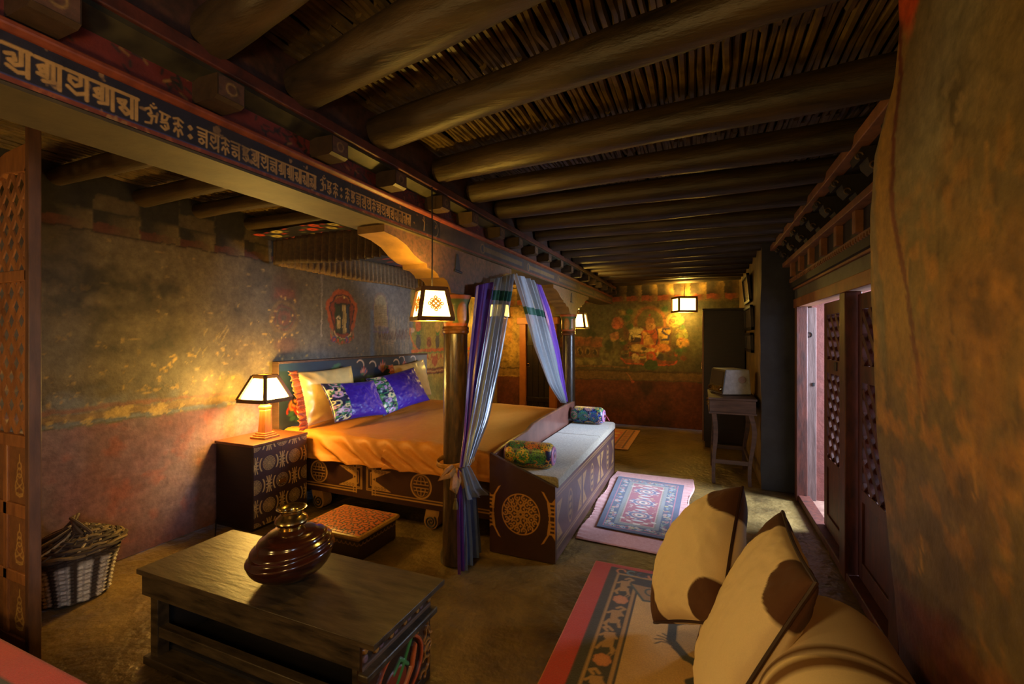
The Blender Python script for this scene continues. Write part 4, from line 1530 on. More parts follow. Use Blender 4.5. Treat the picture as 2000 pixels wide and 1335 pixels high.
ox, dx = fold(A - (xe - R))
oy, dy = fold((ye + R) - B)
px = (xe - R) + ox
py = (ye + R) - oy
drop = np.maximum(dx, dy)
px = np.where((dy > dx), np.minimum(px, xe), px)
pz = top - drop
side = np.clip(dy / .1, 0, 1)
edge_in = np.clip(1 - np.abs(B - ye) / .35, 0, 1) ** 2
wr = np.sin((A * 1.0 - (top - pz) * 1.6 * np.where(A > -2.3, 1, .7) + B * .5) * 27 + 2.2 * np.sin(A * 3.1)) * .5 + .5
wr2 = np.sin((A * .8 + pz * 1.9) * 55 + 1.7 * np.sin(A * 5)) * .5 + .5
amp = .5 + .5 * np.sin(A * 2.2 + 1)
py -= side * (.046 * wr ** 2 * amp + .002 * wr2) * np.clip((A + 3.1) / .2, .1, 1)
pz += edge_in * (1 - side) * .012 * wr
n = vnoise(ny, nx, 22, 66, 3)
pz += (n - .5) * .02 * (1 - side) - .012 * np.clip((A + 1.9) / .5, 0, 1) * (1 - side)
pz += .004 * (vnoise(ny, nx, 9, 67, 3) - .5) * (1 - side)
hem = np.clip((dy - .165) / .02, 0, 1)
py -= hem * .006
bp = MB()
bp.grid(np.stack([px, py, pz], -1))
o = bp.build('bedspread', mat('golden_tan_sheet', S(206, 132, 46), .6, scale=40, color2=S(196, 122, 40), bump=.0008), solid=.008)
tag(o, 'golden tan bedspread stretched over the bed with gathered front edge', 'bedspread')
# flat pale undersheet corner by the headboard is part of the mattress
mb = MB()
mb.box(-3.40, -1.46, BY + .06, 5.04, .425, .61)
o = mb.build('mattress', mat('cream_mattress', S(214, 190, 140), .8), bevel=.04)
tag(o, 'thick mattress under the golden tan bedspread', 'mattress')


# ---- pillows
def cushion(ctr, eu, ev, w, h, t, colf=None, nu=44, nv=36, pinch=.07, p=.42, wr=.006, seed=1, base=(1, 1, 1), flat=0.0, flip=True):
    """pillow mesh with two bulging faces; eu, ev are the in-plane unit vectors, colf(u, v, side) gives colours"""
    eu, ev = Vector(eu).normalized(), Vector(ev).normalized()
    n = eu.cross(ev).normalized()
    ev = n.cross(eu)
    us, vs = np.linspace(-1, 1, nu), np.linspace(-1, 1, nv)
    us = np.sign(us) * (1 - (1 - np.abs(us)) ** 1.25)
    vs = np.sign(vs) * (1 - (1 - np.abs(vs)) ** 1.25)
    U, V = np.meshgrid(us, vs)
    nz = vnoise(nv, nu, 7, seed, 3) - .5
    mb = MB()
    for s in (1, -1):
        X_ = w / 2 * U * (1 - pinch * (1 - V ** 2))
        Y_ = h / 2 * V * (1 - pinch * (1 - U ** 2))
        E = np.clip((1 - U ** 2) * (1 - V ** 2), 0, 1)
        T = t / 2 * E ** p
        T = T + (nz if s > 0 else nz[::-1]) * 2 * wr * np.clip(E * 4, 0, 1)
        rad = np.sin(np.arctan2(V, U) * 16 + 3 * nz) * wr * .8 * np.clip(1 - E * 2.2, 0, 1) * np.clip(E * 8, 0, 1)
        T = (T + rad) * s
        c0 = np.array(ctr)
        P = c0 + X_[..., None] * np.array(eu) + Y_[..., None] * np.array(ev) + T[..., None] * np.array(n)
        Cc = np.ones(P.shape) * np.array(base)
        if colf:
            Cc = colf(U, V, s, Cc)
        if s < 0:
            P, Cc = P[:, ::-1], Cc[:, ::-1]
        mb.grid(P, Cc)
    rim = []
    k = np.linspace(-1, 1, 24)
    for a in k[:-1]:
        rim.append((a, -1))
    for a in k[:-1]:
        rim.append((1, a))
    for a in k[::-1][:-1]:
        rim.append((a, 1))
    for a in k[::-1][:-1]:
        rim.append((-1, a))
    rim = [Vector(ctr) + eu * (w / 2 * u * (1 - pinch * (1 - v * v))) + ev * (h / 2 * v * (1 - pinch * (1 - u * u))) for u, v in rim]
    return mb, rim, n


def lerp(C, m, col):
    m = np.clip(m, 0, 1)[..., None]
    return C * (1 - m) + np.array(col) * m


def gold_col(U, V, s, C):
    sh = vnoise(U.shape[0], U.shape[1], 8, 3, 3)
    C = C * np.array(S(216, 184, 120))
    C = lerp(C, (sh - .5) * 3, S(196, 156, 88))
    return C


def ruffle(pts, n, w, amp, k):
    """gathered strip along a line of points, hanging outward along n"""
    mb = MB()
    P = []
    L = len(pts)
    rows = 5
    for r in range(rows):
        row = []
        for i, (p, d, nn) in enumerate(pts):
            ph = i * k
            row.append(p + d * (w * r / (rows - 1)) + nn * (amp * (r / (rows - 1)) * sin(ph) + .003 * sin(ph * 2.3)))
        P.append(row)
    mb.grid(np.array([[tuple(q) for q in row] for row in P]))
    return mb


orange = mat('orange_ruffle', S(206, 84, 22), .4, scale=60, color2=S(120, 42, 10), sheen=.2)


def gold_pillow(label, y, w, h, x, lean, yaw=0.0, tilt=0.0, dz=0.0):
    t = thing('pillow', label, 'pillow', (x, y, .64), group='gold pillows against the headboard')
    eu = Vector((sin(yaw), cos(yaw), tilt))
    ev = Vector((-sin(lean), 0, cos(lean)))
    ctr = Vector((x, y, .662 + dz + h / 2 * cos(lean)))
    mb, rim, n = cushion(ctr, eu, ev, w, h, .15, gold_col, seed=int(y * 10), wr=.009)
    mb.build('pillow_body', M['satin'], t, angle=180)
    eu = eu.normalized()
    n = eu.cross(ev).normalized()
    ev2 = n.cross(eu)
    pts = []
    for i in range(64):
        v = -1 + 2 * i / 63
        p = ctr - eu * (w / 2 * (1 - .07 * (1 - v * v)) - .015) + ev2 * (h / 2 * v * 1.04) + n * .012
        pts.append((p, (-eu + ev2 * .1 * sin(i * .9)).normalized(), n))
    ruffle(pts, n, .095, .014, 1.15).build('ruffle', orange, t, solid=.004)['label'] = 'orange gathered ruffle'


gold_pillow('gold satin pillow with orange ruffle, nearest the table lamp', 3.34, .70, .50, -3.27, .22, tilt=.02)
gold_pillow('yellow gold pillow with orange ruffle at the far end of the headboard', 4.68, .66, .47, -3.27, .22, tilt=.07, dz=.022)

NAVY = S(24, 26, 62)


def flowers(c, rng, x0, x1, y0, y1, n, cols, r0=.012, r1=.035):
    for _ in range(n):
        x, y, r = rng.uniform(x0, x1), rng.uniform(y0, y1), rng.uniform(r0, r1)
        col = cols[rng.integers(len(cols))]
        if rng.random() < .5:
            for k in range(6):
                t = k * pi / 3 + rng.uniform(0, 1)
                c.ell(x + r * .6 * cos(t), y + r * .6 * sin(t), r * .38, r * .38, col, .95)
            c.disc(x, y, r * .3, cols[rng.integers(len(cols))])
        else:
            t = rng.uniform(0, 6)
            c.arc(x, y, r * .8, t, t + 3.6, r * .4, col)


def purple_pillow(label, y, z, w, h, x, lean, tilt, seed):
    band = Cv(2, 2, .02, NAVY, x0=-1, y0=-1)
    rng = np.random.default_rng(seed)
    flowers(band, rng, -1.05, -.4, -1, 1, 60, [S(60, 130, 90), S(40, 100, 80), S(176, 140, 190), S(200, 160, 170), S(70, 120, 60), S(210, 200, 150)], .06, .16)

    def cf(U, V, s, C):
        C = C * np.array(S(54, 26, 146))
        ii = np.clip(((V + 1) / 2 * (band.ny - 1)).astype(int), 0, band.ny - 1)
        jj = np.clip(((U + 1) / 2 * (band.nx - 1)).astype(int), 0, band.nx - 1)
        m = (U < -.46)[..., None]
        return np.where(m, band.img[ii, jj], C)
    t = thing('pillow', label, 'pillow', (x, y, .64), group='purple pillows on the bed')
    eu = Vector((.1, 1, tilt))
    ev = Vector((-sin(lean), 0, cos(lean)))
    ctr = Vector((x, y, z))
    mb, rim, n = cushion(ctr, eu, ev, w, h, .15, cf, nu=120, nv=80, seed=seed, wr=.007)
    mb.build('pillow_body', M['brocade'], t, angle=180)
    mb = MB()
    mb.tube(rim, .004, n=6, closed=True)
    mb.build('piping', mat('purple_piping', S(50, 30, 110), .5) if 'purple_piping' not in bpy.data.materials else bpy.data.materials['purple_piping'], t)


purple_pillow('purple pillow with flowered band, the nearer one leaning on gold pillows', 3.42, .855, .64, .38, -3.03, .55, -.04, 31)
purple_pillow('purple pillow with flowered band, the farther one leaning on gold pillows', 4.10, .875, .74, .42, -3.03, .50, .10, 32)

# ---- bedside cabinet
cb = thing('bedside_cabinet', 'dark brown bedside cabinet with gold medallion doors', 'cabinet', (-3.28, 2.63, 0))
mb = MB()
mb.box(-3.48, -3.085, 2.38, 2.88, .0, .63)
mb.build('carcass', M['darkwood'], cb, bevel=.003)
mb = MB()
mb.box(-3.485, -3.06, 2.37, 2.878, .628, .648)
mb.build('cabinet_top', mat('brown_top', S(112, 66, 38), .4, scale=6, color2=S(84, 46, 26), stretch=(6, 1, 6)), cb, bevel=.003)
GS = S(178, 148, 92)
for k, (a, b) in enumerate(((2.382, 2.626), (2.628, 2.872))):
    c = Cv(b - a, .60, .0023, S(52, 34, 36), x0=a, y0=.025)
    for i in range(-3, 4):
        for j in range(-2, 5):
            cx, cz = 2.63 + .118 * i, .326 + .16 * j
            if not (a - .12 < cx < b + .12):
                continue
            if (i + j) % 2 == 0:
                medallion(c, cx, cz, .052, GS, seed=3, a=.95, lw=.05)
                for s in (-1, 1):
                    crescent(c, cx, cz, .085, (0 if s > 0 else pi) - .62, (0 if s > 0 else pi) + .62, .012, GS)
            else:
                for q in (-1, 1):
                    for w in (-1, 0, 1):
                        c.stroke([(cx + .006 * w, cz + q * .012), (cx + .02 * w, cz + q * .06)], .008, GS)
                    c.stroke([(cx - .026, cz + q * .026), (cx, cz + q * .018), (cx + .026, cz + q * .026)], .006, GS)
                c.stroke([(cx - .022, cz), (cx + .022, cz)], .01, GS)
                c.ring(cx, cz, .014, .006, GS)
    c.mottle(.15, .03, 5)
    mb = MB()
    panel(mb, c, (-3.067, a, .025), (0, 1, 0), (0, 0, 1), .016, S(40, 26, 26))
    dr = mb.build('door', M['lacquer'], cb, smooth=False)
    y0 = a + .002 if k == 0 else b - .002
    for z in (.10, .50):
        mb = MB()
        mb.tube([(-3.066, y0, z), (-3.066, y0, z + .055)], .0045, n=8)
        mb.build('hinge', M['metal'], dr)
mb = MB()
mb.tube([(-3.06, 2.63 + .03 * cos(t), .315 + .03 * sin(t)) for t in np.linspace(0, 2 * pi, 20)[:-1]], .003, n=6, closed=True)
mb.box(-3.068, -3.058, 2.605, 2.655, .30, .33)
mb.build('latch_plate', M['brass'], cb)

# ---- table lamp on the cabinet
lp = thing('table_lamp', 'lit table lamp with tapered shade on the bedside cabinet', 'lamp', (-3.22, 2.60, .648), rz=radians(5))
lx, ly, lz = -3.22, 2.60, .648
wb = mat('honey_lamp_wood', S(170, 108, 58), .45, scale=9, color2=S(130, 78, 40), stretch=(4, 4, .7))
mb = MB()
for a, z0, z1 in ((.075, 0, .016), (.062, .016, .03), (.05, .03, .044)):
    mb.box(lx - a, lx + a, ly - a, ly + a, lz + z0, lz + z1)
q = [(.036, .044), (.028, .2), (.03, .21), (.03, .22), (.026, .225), (.034, .24), (.034, .25), (.026, .26), (.026, .30)]
V_, F_ = [], []
for r, z in q:
    V_ += [(lx - r, ly - r, lz + z), (lx + r, ly - r, lz + z), (lx + r, ly + r, lz + z), (lx - r, ly + r, lz + z)]
for i in range(len(q) - 1):
    F_ += [(i * 4 + j, i * 4 + (j + 1) % 4, i * 4 + 4 + (j + 1) % 4, i * 4 + 4 + j) for j in range(4)]
mb.add(V_, F_)
mb.build('lamp_base', wb, lp, bevel=.0015)
mb = MB()
mb.tube([(lx, ly, lz + .3), (lx, ly, lz + .42)], .008, n=8)
mb.build('stem', M['brass'], lp)
lantern(lp, (lx, ly, lz + .305), .133, .058, .185, 30, bar_=.030, bottom=False, rear=mat('lit_parchment_rear', S(255, 236, 190), .8, emit=(1.0, .60, .12), estr=44, var=.1),
        glow=mat('lit_parchment', S(255, 236, 190), .8, emit=(1.0, .60, .12), estr=140, var=.1))

# ---- step stool with quilted top
ss = thing('step_stool', 'low step stool with patterned orange cushion top beside the bed', 'stool', (-2.27, 2.53, 0))
sx0, sx1, sy0, sy1 = -2.52, -2.03, 2.32, 2.72
c = Cv(sx1 - sx0 - .02, .12, .004, S(46, 28, 20), x0=sx0 + .01, y0=.02)
for k in range(14):
    c.arc(sx0 + .03 + .036 * k, .115, .016, pi, 2 * pi, .006, S(150, 110, 60))
c.stroke([(sx0, .132), (sx1, .132)], .006, S(150, 110, 60))
mb = MB()
mb.box(sx0 + .01, sx1 - .01, sy0 + .012, sy1 - .01, .0, .14, col=S(44, 27, 20))
panel(mb, c, (sx0 + .01, sy0 + .01, .02), (1, 0, 0), (0, 0, 1), .004, S(44, 27, 20))
c2 = Cv(sy1 - sy0 - .02, .12, .004, S(46, 28, 20), x0=0, y0=.02)
for k in range(12):
    c2.arc(.02 + .036 * k, .115, .016, pi, 2 * pi, .006, S(150, 110, 60))
panel(mb, c2, (sx1 - .008, sy0 + .01, .02), (0, 1, 0), (0, 0, 1), .004, S(44, 27, 20))
mb.build('stool_box', M['lacquer'], ss, smooth=False)
c = Cv(sx1 - sx0, sy1 - sy0, .0035, S(196, 108, 52))
rng = np.random.default_rng(12)
for i in range(7):
    for j in range(6):
        x, y = .04 + .075 * i, .03 + .075 * j
        for k in range(4):
            t = k * pi / 2 + (i + j) * .7
            c.arc(x + .02 * cos(t), y + .02 * sin(t), .017, t, t + 4.2, .007, S(34, 34, 48))
        c.stroke([(x + .037, y), (x + .037, y + .05)], .006, S(44, 50, 66))
        c.disc(x + .037, y + .037, .009, S(34, 34, 48))
        c.disc(x, y, .006, S(150, 150, 150))
P = c.P((sx0, sy0, .18), (1, 0, 0), (0, 1, 0))
u_, v_ = c.X / (sx1 - sx0) * 2 - 1, c.Y / (sy1 - sy0) * 2 - 1
E = np.clip((1 - u_ ** 2) * (1 - v_ ** 2), 0, 1)
P[..., 2] = .165 + .024 * E ** .3
mb = MB()
mb.grid(P, np.clip(c.img, 0, 1))
mb.build('cushion_top', M['brocade'], ss)
mb = MB()
loop = [(sx0, sy0), (sx1, sy0), (sx1, sy1), (sx0, sy1)]
pts = []
for i in range(4):
    a, b = loop[i], loop[(i + 1) % 4]
    for k in range(8):
        pts.append((a[0] + (b[0] - a[0]) * k / 8, a[1] + (b[1] - a[1]) * k / 8, .155))
mb.tube(pts, .017, n=8, closed=True)
mb.build('gold_edging', mat('gold_edging', S(190, 144, 62), .4, scale=60, color2=S(150, 108, 44)), ss)

# ================================================================== canopy over the bed
cn = thing('bed_canopy', 'dark pleated cloth canopy with flowered lining under the ceiling above the bed', 'canopy', (-2.5, 3.9, 2.05))
c = Cv(1.82, 2.45, .012, S(26, 24, 34), x0=-3.46, y0=2.66)
rng = np.random.default_rng(77)
for j in range(12):
    for i in range(9):
        x, y = -3.4 + .2 * i + .1 * (j % 2), 2.69 + .085 * j if j < 2 else 2.69 + .2 * (j - 1)
        kind = (i + j) % 3
        col = (S(206, 72, 40), S(196, 176, 96), S(170, 60, 40))[kind]
        if kind < 2:
            for k in range(6):
                t = k * pi / 3
                c.ell(x + .028 * cos(t), y + .02 * sin(t), .02, .016, col, .95)
            c.ell(x, y, .018, .012, S(60, 40, 30))
        c.ell(x + .07, y + .03, .026, .012, S(80, 84, 60), .9)
        c.ell(x + .11, y - .02, .02, .010, S(190, 60, 40), .9)
c.rect(-3.46, 4.4, -1.64, 4.55, S(70, 56, 110))
c.rect(-3.46, 4.55, -1.64, 5.11, S(176, 82, 46), .7)
P = c.P((-3.46, 2.66, 0), (1, 0, 0), (0, 1, 0))
P[..., 2] = 2.315 + .012 * np.sin(c.X * 6) - .02 * np.sin((c.Y - 2.66) * 2.2)
mb = MB()
mb.grid(P, np.clip(c.img, 0, 1))
mb.build('flowered_lining', M['brocade'], cn, solid=.004)
ple = mat('brown_pleats', S(132, 104, 66), .75, scale=40, color2=S(96, 74, 48), bump=.001)


def pleats(p0, p1, z0, z1, n, amp, side, wave=.012):
    k = n * 10
    T = np.linspace(0, 1, k)
    rows = np.linspace(0, 1, 8)
    p0, p1, side = np.array(p0), np.array(p1), np.array(side)
    P = np.zeros((8, k, 3))
    for i, r in enumerate(rows):
        fold_ = np.sin(T * n * 2 * pi + .5 * np.sin(T * 11))
        off = amp * (.35 + .65 * r) * np.sign(fold_) * np.abs(fold_) ** .7
        xy = p0 + (p1 - p0) * T[:, None] + side * off[:, None]
        P[i, :, :2] = xy
        P[i, :, 2] = z1 + (z0 - z1) * r + wave * np.sin(T * 9 + 1) * r
    mb = MB()
    mb.grid(P)
    return mb


pleats((-3.44, 2.86), (-1.66, 2.86), 2.07, 2.31, 24, .028, (0, 1)).build('front_valance', mat('dark_brown_pleats', S(84, 62, 38), .75, scale=40, color2=S(56, 42, 27)), cn, solid=.003)
pleats((-3.45, 2.92), (-3.455, 5.08), 2.07, 2.31, 30, .026, (1, 0), .008).build('wall_valance', ple, cn, solid=.003)
pleats((-3.44, 5.08), (-1.66, 5.08), 2.07, 2.31, 30, .016, (0, 1)).build('rear_valance', ple, cn, solid=.003)

# ================================================================== bench at the foot of the bed
bn = thing('bench', 'dark brown storage bench with gold medallion end at the foot of the bed', 'bench', (-1.09, 3.87, 0))
BX0, BX1, Y0, Y1 = -1.325, -.862, 2.79, 4.95


def endboard(y, name, flip=False):
    c = Cv(BX1 - BX0, .655, .003, S(62, 34, 22), x0=BX0, y0=0)
    c.mix((c.noise(.15, 8, ay=3) - .5) * 2, S(48, 26, 17))
    if not flip:
        cx, cz = -1.10, .283
        medallion(c, cx, cz, .132, S(190, 132, 58), 5)
        G2 = S(190, 132, 58)
        for s in (-1, 1):
            ex = cx + s * .212
            for q in (-1, 1):
                c.poly([(ex - s * .07, cz + q * .175), (ex - s * .03, cz + q * .11), (ex - s * .02, cz + q * .03), (ex, cz + q * .03), (ex - s * .012, cz + q * .1), (ex - s * .05, cz + q * .165)], G2)
                for k in range(4):
                    c.rect(min(ex - s * .02, ex + s * .06), cz + q * (.02 + .026 * k) - .006, max(ex - s * .02, ex + s * .06), cz + q * (.02 + .026 * k) + .006, G2)
                c.poly([(ex + s * .0, cz + q * .1), (ex + s * .06, cz + q * .1), (ex + s * .06, cz + q * .18)], G2)
            for k in (-.012, .024, .06):
                c.rect(ex + s * k - .004, cz - .09, ex + s * k + .004, cz + .09, G2)
    P = c.P((BX0, y, 0), (1, 0, 0), (0, 0, 1))
    H = .665 + (c.X - BX0) / (BX1 - BX0) * (.488 - .665)
    P[..., 2] = np.where(c.Y < .45, c.Y, .45 + (c.Y - .45) / .205 * (H - .45))
    mb = MB()
    panel(mb, c, (BX0, y, 0), (1, 0, 0), (0, 0, 1), .03, S(56, 31, 20), P=P)
    return mb.build(name, M['lacquer'], bn, smooth=False)


endboard(Y0, 'end_board')['label'] = 'sloping end board with large gold medallion'
endboard(Y1 - .03, 'end_board', True)
c = Cv(Y1 - Y0 - .06, .47, .0042, S(72, 50, 48), x0=Y0 + .03, y0=0)
for dd, w in ((.035, .010), (.055, .007)):
    for z in (.47 - dd, .045 + dd):
        c.stroke([(Y0, z), (Y1, z)], w, S(132, 98, 62))
for k in range(3):
    cy = 3.17 + k * .70
    c.ell(cy, .25, .065, .12, S(132, 98, 62))
    c.ell(cy, .25, .055, .105, S(72, 50, 48))
    for q in (-.05, 0, .05):
        c.ell(cy, .25 + q, .036, .018, S(132, 98, 62))
    for s in (-1, 1):
        b = cy + s * .33
        c.poly([(b, .13), (b - s * .13, .13), (b - s * .02, .25), (b - s * .13, .37), (b, .37), (b - s * .008, .25)], S(132, 98, 62))
        for q in (.17, .33):
            c.ring(b - s * .04, q, .014, .006, S(72, 50, 48))
c.rect(Y0, 0, Y1, .035, S(92, 62, 56))
mb = MB()
panel(mb, c, (BX1 - .004, Y0 + .03, 0), (0, 1, 0), (0, 0, 1), .025, S(60, 40, 36))
mb.build('front_panel', M['lacquer'], bn, smooth=False)
mb = MB()
mb.box(BX0 + .03, BX1 - .03, Y0 + .03, Y1 - .03, .445, .47).box(BX0 + .0, BX0 + .025, Y0 + .03, Y1 - .03, 0, .4)
mb.build('seat_board', M['darkwood'], bn)
ys = [2.82, 2.95, 3.1, 3.3, 3.45, 3.52, 3.6, 3.8, 4.1, 4.4, 4.7, 4.92]
zs = [.655, .672, .682, .69, .695, .712, .728, .735, .74, .745, .745, .74]
mb = MB()
pf = [(a, b) for a, b in zip(ys, zs)] + [(4.92, .40), (2.82, .40)]
mb.prism(pf[::-1], (BX0 + .0, 0, 0), (0, 1, 0), (0, 0, 1), (.03, 0, 0))
mb.build('back_rail', mat('mauve_brown_rail', S(110, 70, 58), .4, scale=8, color2=S(84, 50, 42), coat=.3), bn, bevel=.006)

c = Cv(2.07, .5, .01, S(150, 142, 128), x0=2.83)
c.mottle(.3, .03, 9, 2)
mb = MB()
prof = [(-1.285, .472), (-1.285, .533), (-1.275, .543), (-.872, .543), (-.852, .533), (-.850, .478), (-.862, .472)]
for a, b in ((2.83, 4.16), (4.165, 4.91)):
    mb.prism(prof, (0, b, 0), (1, 0, 0), (0, 0, 1), (0, a - b, 0))
o = mb.build('seat_cushion', mat('grey_beige_weave', S(164, 154, 136), .9, scale=90, color2=S(112, 104, 90), bump=.0012, sheen=.3), bevel=.006)
tag(o, 'flat grey-beige seat cushion covering the bench top', 'cushion')


def bolster(label, c0, length, r, rz, seed, warm):
    t = thing('bolster', label, 'cushion', c0, rz=rz, group='flowered bolsters on the bench')
    L = length
    c = Cv(L, 2 * pi * r, .0035, NAVY)
    rng = np.random.default_rng(seed)
    cols = [S(214, 172, 50), S(84, 140, 50), S(60, 128, 90), S(206, 120, 60)] if warm else [S(60, 130, 140), S(52, 90, 180), S(206, 172, 70), S(200, 150, 150), S(70, 140, 90)]
    for i in range(3):
        for j in range(5):
            x, y = L * (i + .5 * (j % 2) + .25) / 3, 2 * pi * r * (j + .5) / 5
            col = cols[(i + 2 * j) % len(cols)]
            for ring_, nn, pr in ((.046, 12, .010), (.033, 10, .009), (.019, 7, .008)):
                for k in range(nn):
                    t_ = 2 * pi * k / nn + ring_ * 40
                    cc_ = col if ring_ != .033 else cols[(i + j + 1) % len(cols)]
                    c.arc(x + ring_ * cos(t_), y + ring_ * sin(t_), pr, t_ - 2.2, t_ + 2.2, .0055, cc_, n=8)
                    c.disc(x + (ring_ - .003) * cos(t_), y + (ring_ - .003) * sin(t_), .003, cols[(i + j + 2) % len(cols)])
            c.disc(x, y, .009, NAVY)
            c.disc(x, y, .005, col)
    for _ in range(150):
        x, y, t_ = rng.uniform(0, L), rng.uniform(0, 2 * pi * r), rng.uniform(0, 6)
        c.arc(x, y, rng.uniform(.006, .014), t_, t_ + 3.8, .005, cols[rng.integers(len(cols))], n=8)
    th = c.Y / r
    xx = c.X - L / 2
    e = np.clip((np.abs(xx) - (L / 2 - .04)) / .04, 0, 1)
    rr = r * np.sqrt(np.clip(1 - .45 * e ** 2, 0, 1)) * (1 + .02 * np.sin(3 * th))
    P = np.stack([xx, rr * np.cos(th), rr * np.sin(th) + r], -1)
    mb = MB()
    mb.grid(P, np.clip(c.img, 0, 1))
    mb.build('bolster_body', M['brocade'], t, world=False, angle=180)
    for s in (-1, 1):
        mb = MB()
        pr = [(r * .742, 0), (r * .70, .008), (r * .55, .012), (r * .45, .012), (r * .3, .014), (r * .12, .010), (.001, .006)]
        cc = [S(60, 60, 120), S(190, 120, 150), S(190, 120, 150), S(70, 80, 150), S(200, 150, 160), S(110, 60, 50), S(80, 40, 40)]
        mb.lathe([(a, s * (L / 2 + b)) for a, b in pr], (0, 0, r), 32, axis='X', col=cc, caps=False)
        mb.build('end_rosette', M['brocade'], t, world=False, angle=180)
    return t


bolster('green, gold and navy flowered bolster at the near end of the bench', (-1.105, 2.985, .546), .33, .088, .05, 3, True)
b2 = bolster('blue and gold flowered bolster with pink tassel at the far bench end', (-1.10, 4.72, .546), .33, .088, -.05, 4, False)
mb = MB()
for a in range(5):
    mb.tube([(.17, 0, .09), (.19, .01 * (a - 2), .10 - .004 * a), (.215, .02 * (a - 2), .085 - .012 * a)], .004, n=5)
mb.build('tassel', mat('pink_tassel', S(200, 80, 100), .7), b2, world=False)

# ================================================================== curtains
M['silver'] = mat('silver_sheer', S(176, 188, 200), .28, metal=.6, var=.12, scale=50, alpha=.78)
M['purple'] = mat('purple_silk', S(92, 44, 150), .32, var=.25, scale=30, sheen=.3)
M['green'] = mat('green_band', S(30, 96, 74), .5, scale=60, color2=S(22, 60, 52))


def drape(rows, nfold, amp, seed, n=90, steps=40, mats=None, band=None, edge=None):
    """rows: list of (t, left point, right point, fold amplitude factor); sheet interpolated between them"""
    ts = np.array([r[0] for r in rows])
    Lp, Rp = np.array([r[1] for r in rows], float), np.array([r[2] for r in rows], float)
    fa = np.array([r[3] for r in rows], float)
    T = np.linspace(ts[0], ts[-1], steps)

    def sm(A):
        out = np.stack([np.interp(T, ts, A[:, k]) for k in range(A.shape[1])], -1)
        for _ in range(2):
            out[1:-1] = (out[:-2] + 2 * out[1:-1] + out[2:]) / 4
        return out
    L_, R_ = sm(Lp), sm(Rp)
    F_ = np.interp(T, ts, fa)
    s = np.linspace(0, 1, n)
    P = L_[:, None, :] * (1 - s)[None, :, None] + R_[:, None, :] * s[None, :, None]
    ph = s * nfold * 2 * pi + .8 * np.sin(s * 9 + seed)
    fold_ = np.sin(ph)[None, :] + .3 * np.sin(ph * 2.3 + T[:, None] * 3)
    P[..., 0] += amp * F_[:, None] * fold_
    P[..., 1] += .25 * amp * F_[:, None] * np.cos(ph)[None, :]
    mb = MB()
    mb.grid(P)
    k = 0
    for i in range(steps - 1):
        for j in range(n - 1):
            if band and band[0] < T[i] < band[1]:
                mb.m[k] = 1
            k += 1
    return mb


k1 = thing('curtain', 'purple and silver bed curtain tied back to the near column', 'curtain', (-1.39, 2.55, 0), group='bed curtains')
XF = -1.365
rows = [(0, (XF, 2.90, 1.855), (XF, 3.28, 1.945), 1.0), (.12, (XF, 2.87, 1.80), (XF, 3.25, 1.82), 1.0), (.45, (XF, 2.70, 1.30), (XF, 3.04, 1.28), .9),
        (.75, (XF + .01, 2.55, .92), (XF + .01, 2.82, .88), .7), (1.0, (XF + .02, 2.44, .66), (XF + .02, 2.54, .645), .5)]
drape(rows, 4.2, .026, 1, band=(.125, .165)).build('silver_panel', [M['silver'], M['green']], k1, angle=180)
rows = [(0, (XF - .005, 2.64, 1.78), (XF - .005, 2.92, 1.84), .9), (.45, (XF - .005, 2.54, 1.25), (XF, 2.72, 1.25), .8),
        (.8, (XF, 2.49, .85), (XF + .005, 2.57, .85), .6), (1.0, (XF + .015, 2.41, .66), (XF + .015, 2.46, .66), .4)]
drape(rows, 2.4, .018, 2).build('purple_lining', M['purple'], k1, angle=180)
rows = [(0, (XF + .02, 2.43, .65), (XF + .02, 2.55, .64), .4), (.25, (XF + .03, 2.45, .5), (XF + .04, 2.68, .47), .9), (.33, (XF + .03, 2.47, .45), (XF + .05, 2.80, .39), .9)]
drape(rows, 3, .02, 3).build('silver_flap', M['silver'], k1, angle=180)
rows = [(0, (XF + .005, 2.44, .64), (XF + .005, 2.54, .62), .4), (.3, (XF, 2.46, .45), (XF, 2.64, .42), .9), (.7, (XF, 2.47, .2), (XF, 2.68, .2), 1), (1, (XF, 2.45, .012), (XF, 2.72, .012), 1.2)]
drape(rows, 3, .024, 4).build('silver_tail', mat('blue_grey_sheer', S(116, 134, 168), .34, metal=.3, alpha=.9), k1, angle=180)
rows = [(0, (XF + .01, 2.41, .65), (XF + .01, 2.45, .64), .3), (.5, (XF + .01, 2.405, .35), (XF + .01, 2.46, .35), .7), (1, (XF + .01, 2.41, .015), (XF + .01, 2.475, .015), .8)]
drape(rows, 1.5, .014, 5).build('purple_tail', M['purple'], k1, angle=180)
# tie-back ribbon round the column with bow and tassel
tan_ = mat('tan_ribbon', S(176, 120, 44), .6, scale=50, color2=S(140, 90, 30))
mb = MB()
cxx, cyy = -1.452, 2.552
ring_ = [(cxx + .115 * cos(t), cyy + .128 * sin(t), .665 + .012 * sin(t + .5)) for t in np.linspace(0, 2 * pi, 41)[:-1]]
P = np.array([[(x, y, z + d) for x, y, z in ring_ + ring_[:1]] for d in (-.014, -.005, .006, .015)])
mb.grid(P)
tie = mb.build('tie_ribbon', tan_, k1, solid=.006)


def ribbon(pts, w, tw=0.0):
    mb = MB()
    rows_ = []
    for i, p in enumerate(pts):
        q = Vector(p)
        d = Vector(pts[min(i + 1, len(pts) - 1)]) - Vector(pts[max(i - 1, 0)])
        side = d.cross(Vector((1, -.6, 0))).normalized()
        ww = w * (1 if i else .4)
        rows_.append([tuple(q + side * (ww * k)) for k in (-.5, -.17, .17, .5)])
    mb.grid(np.array(rows_))
    return mb


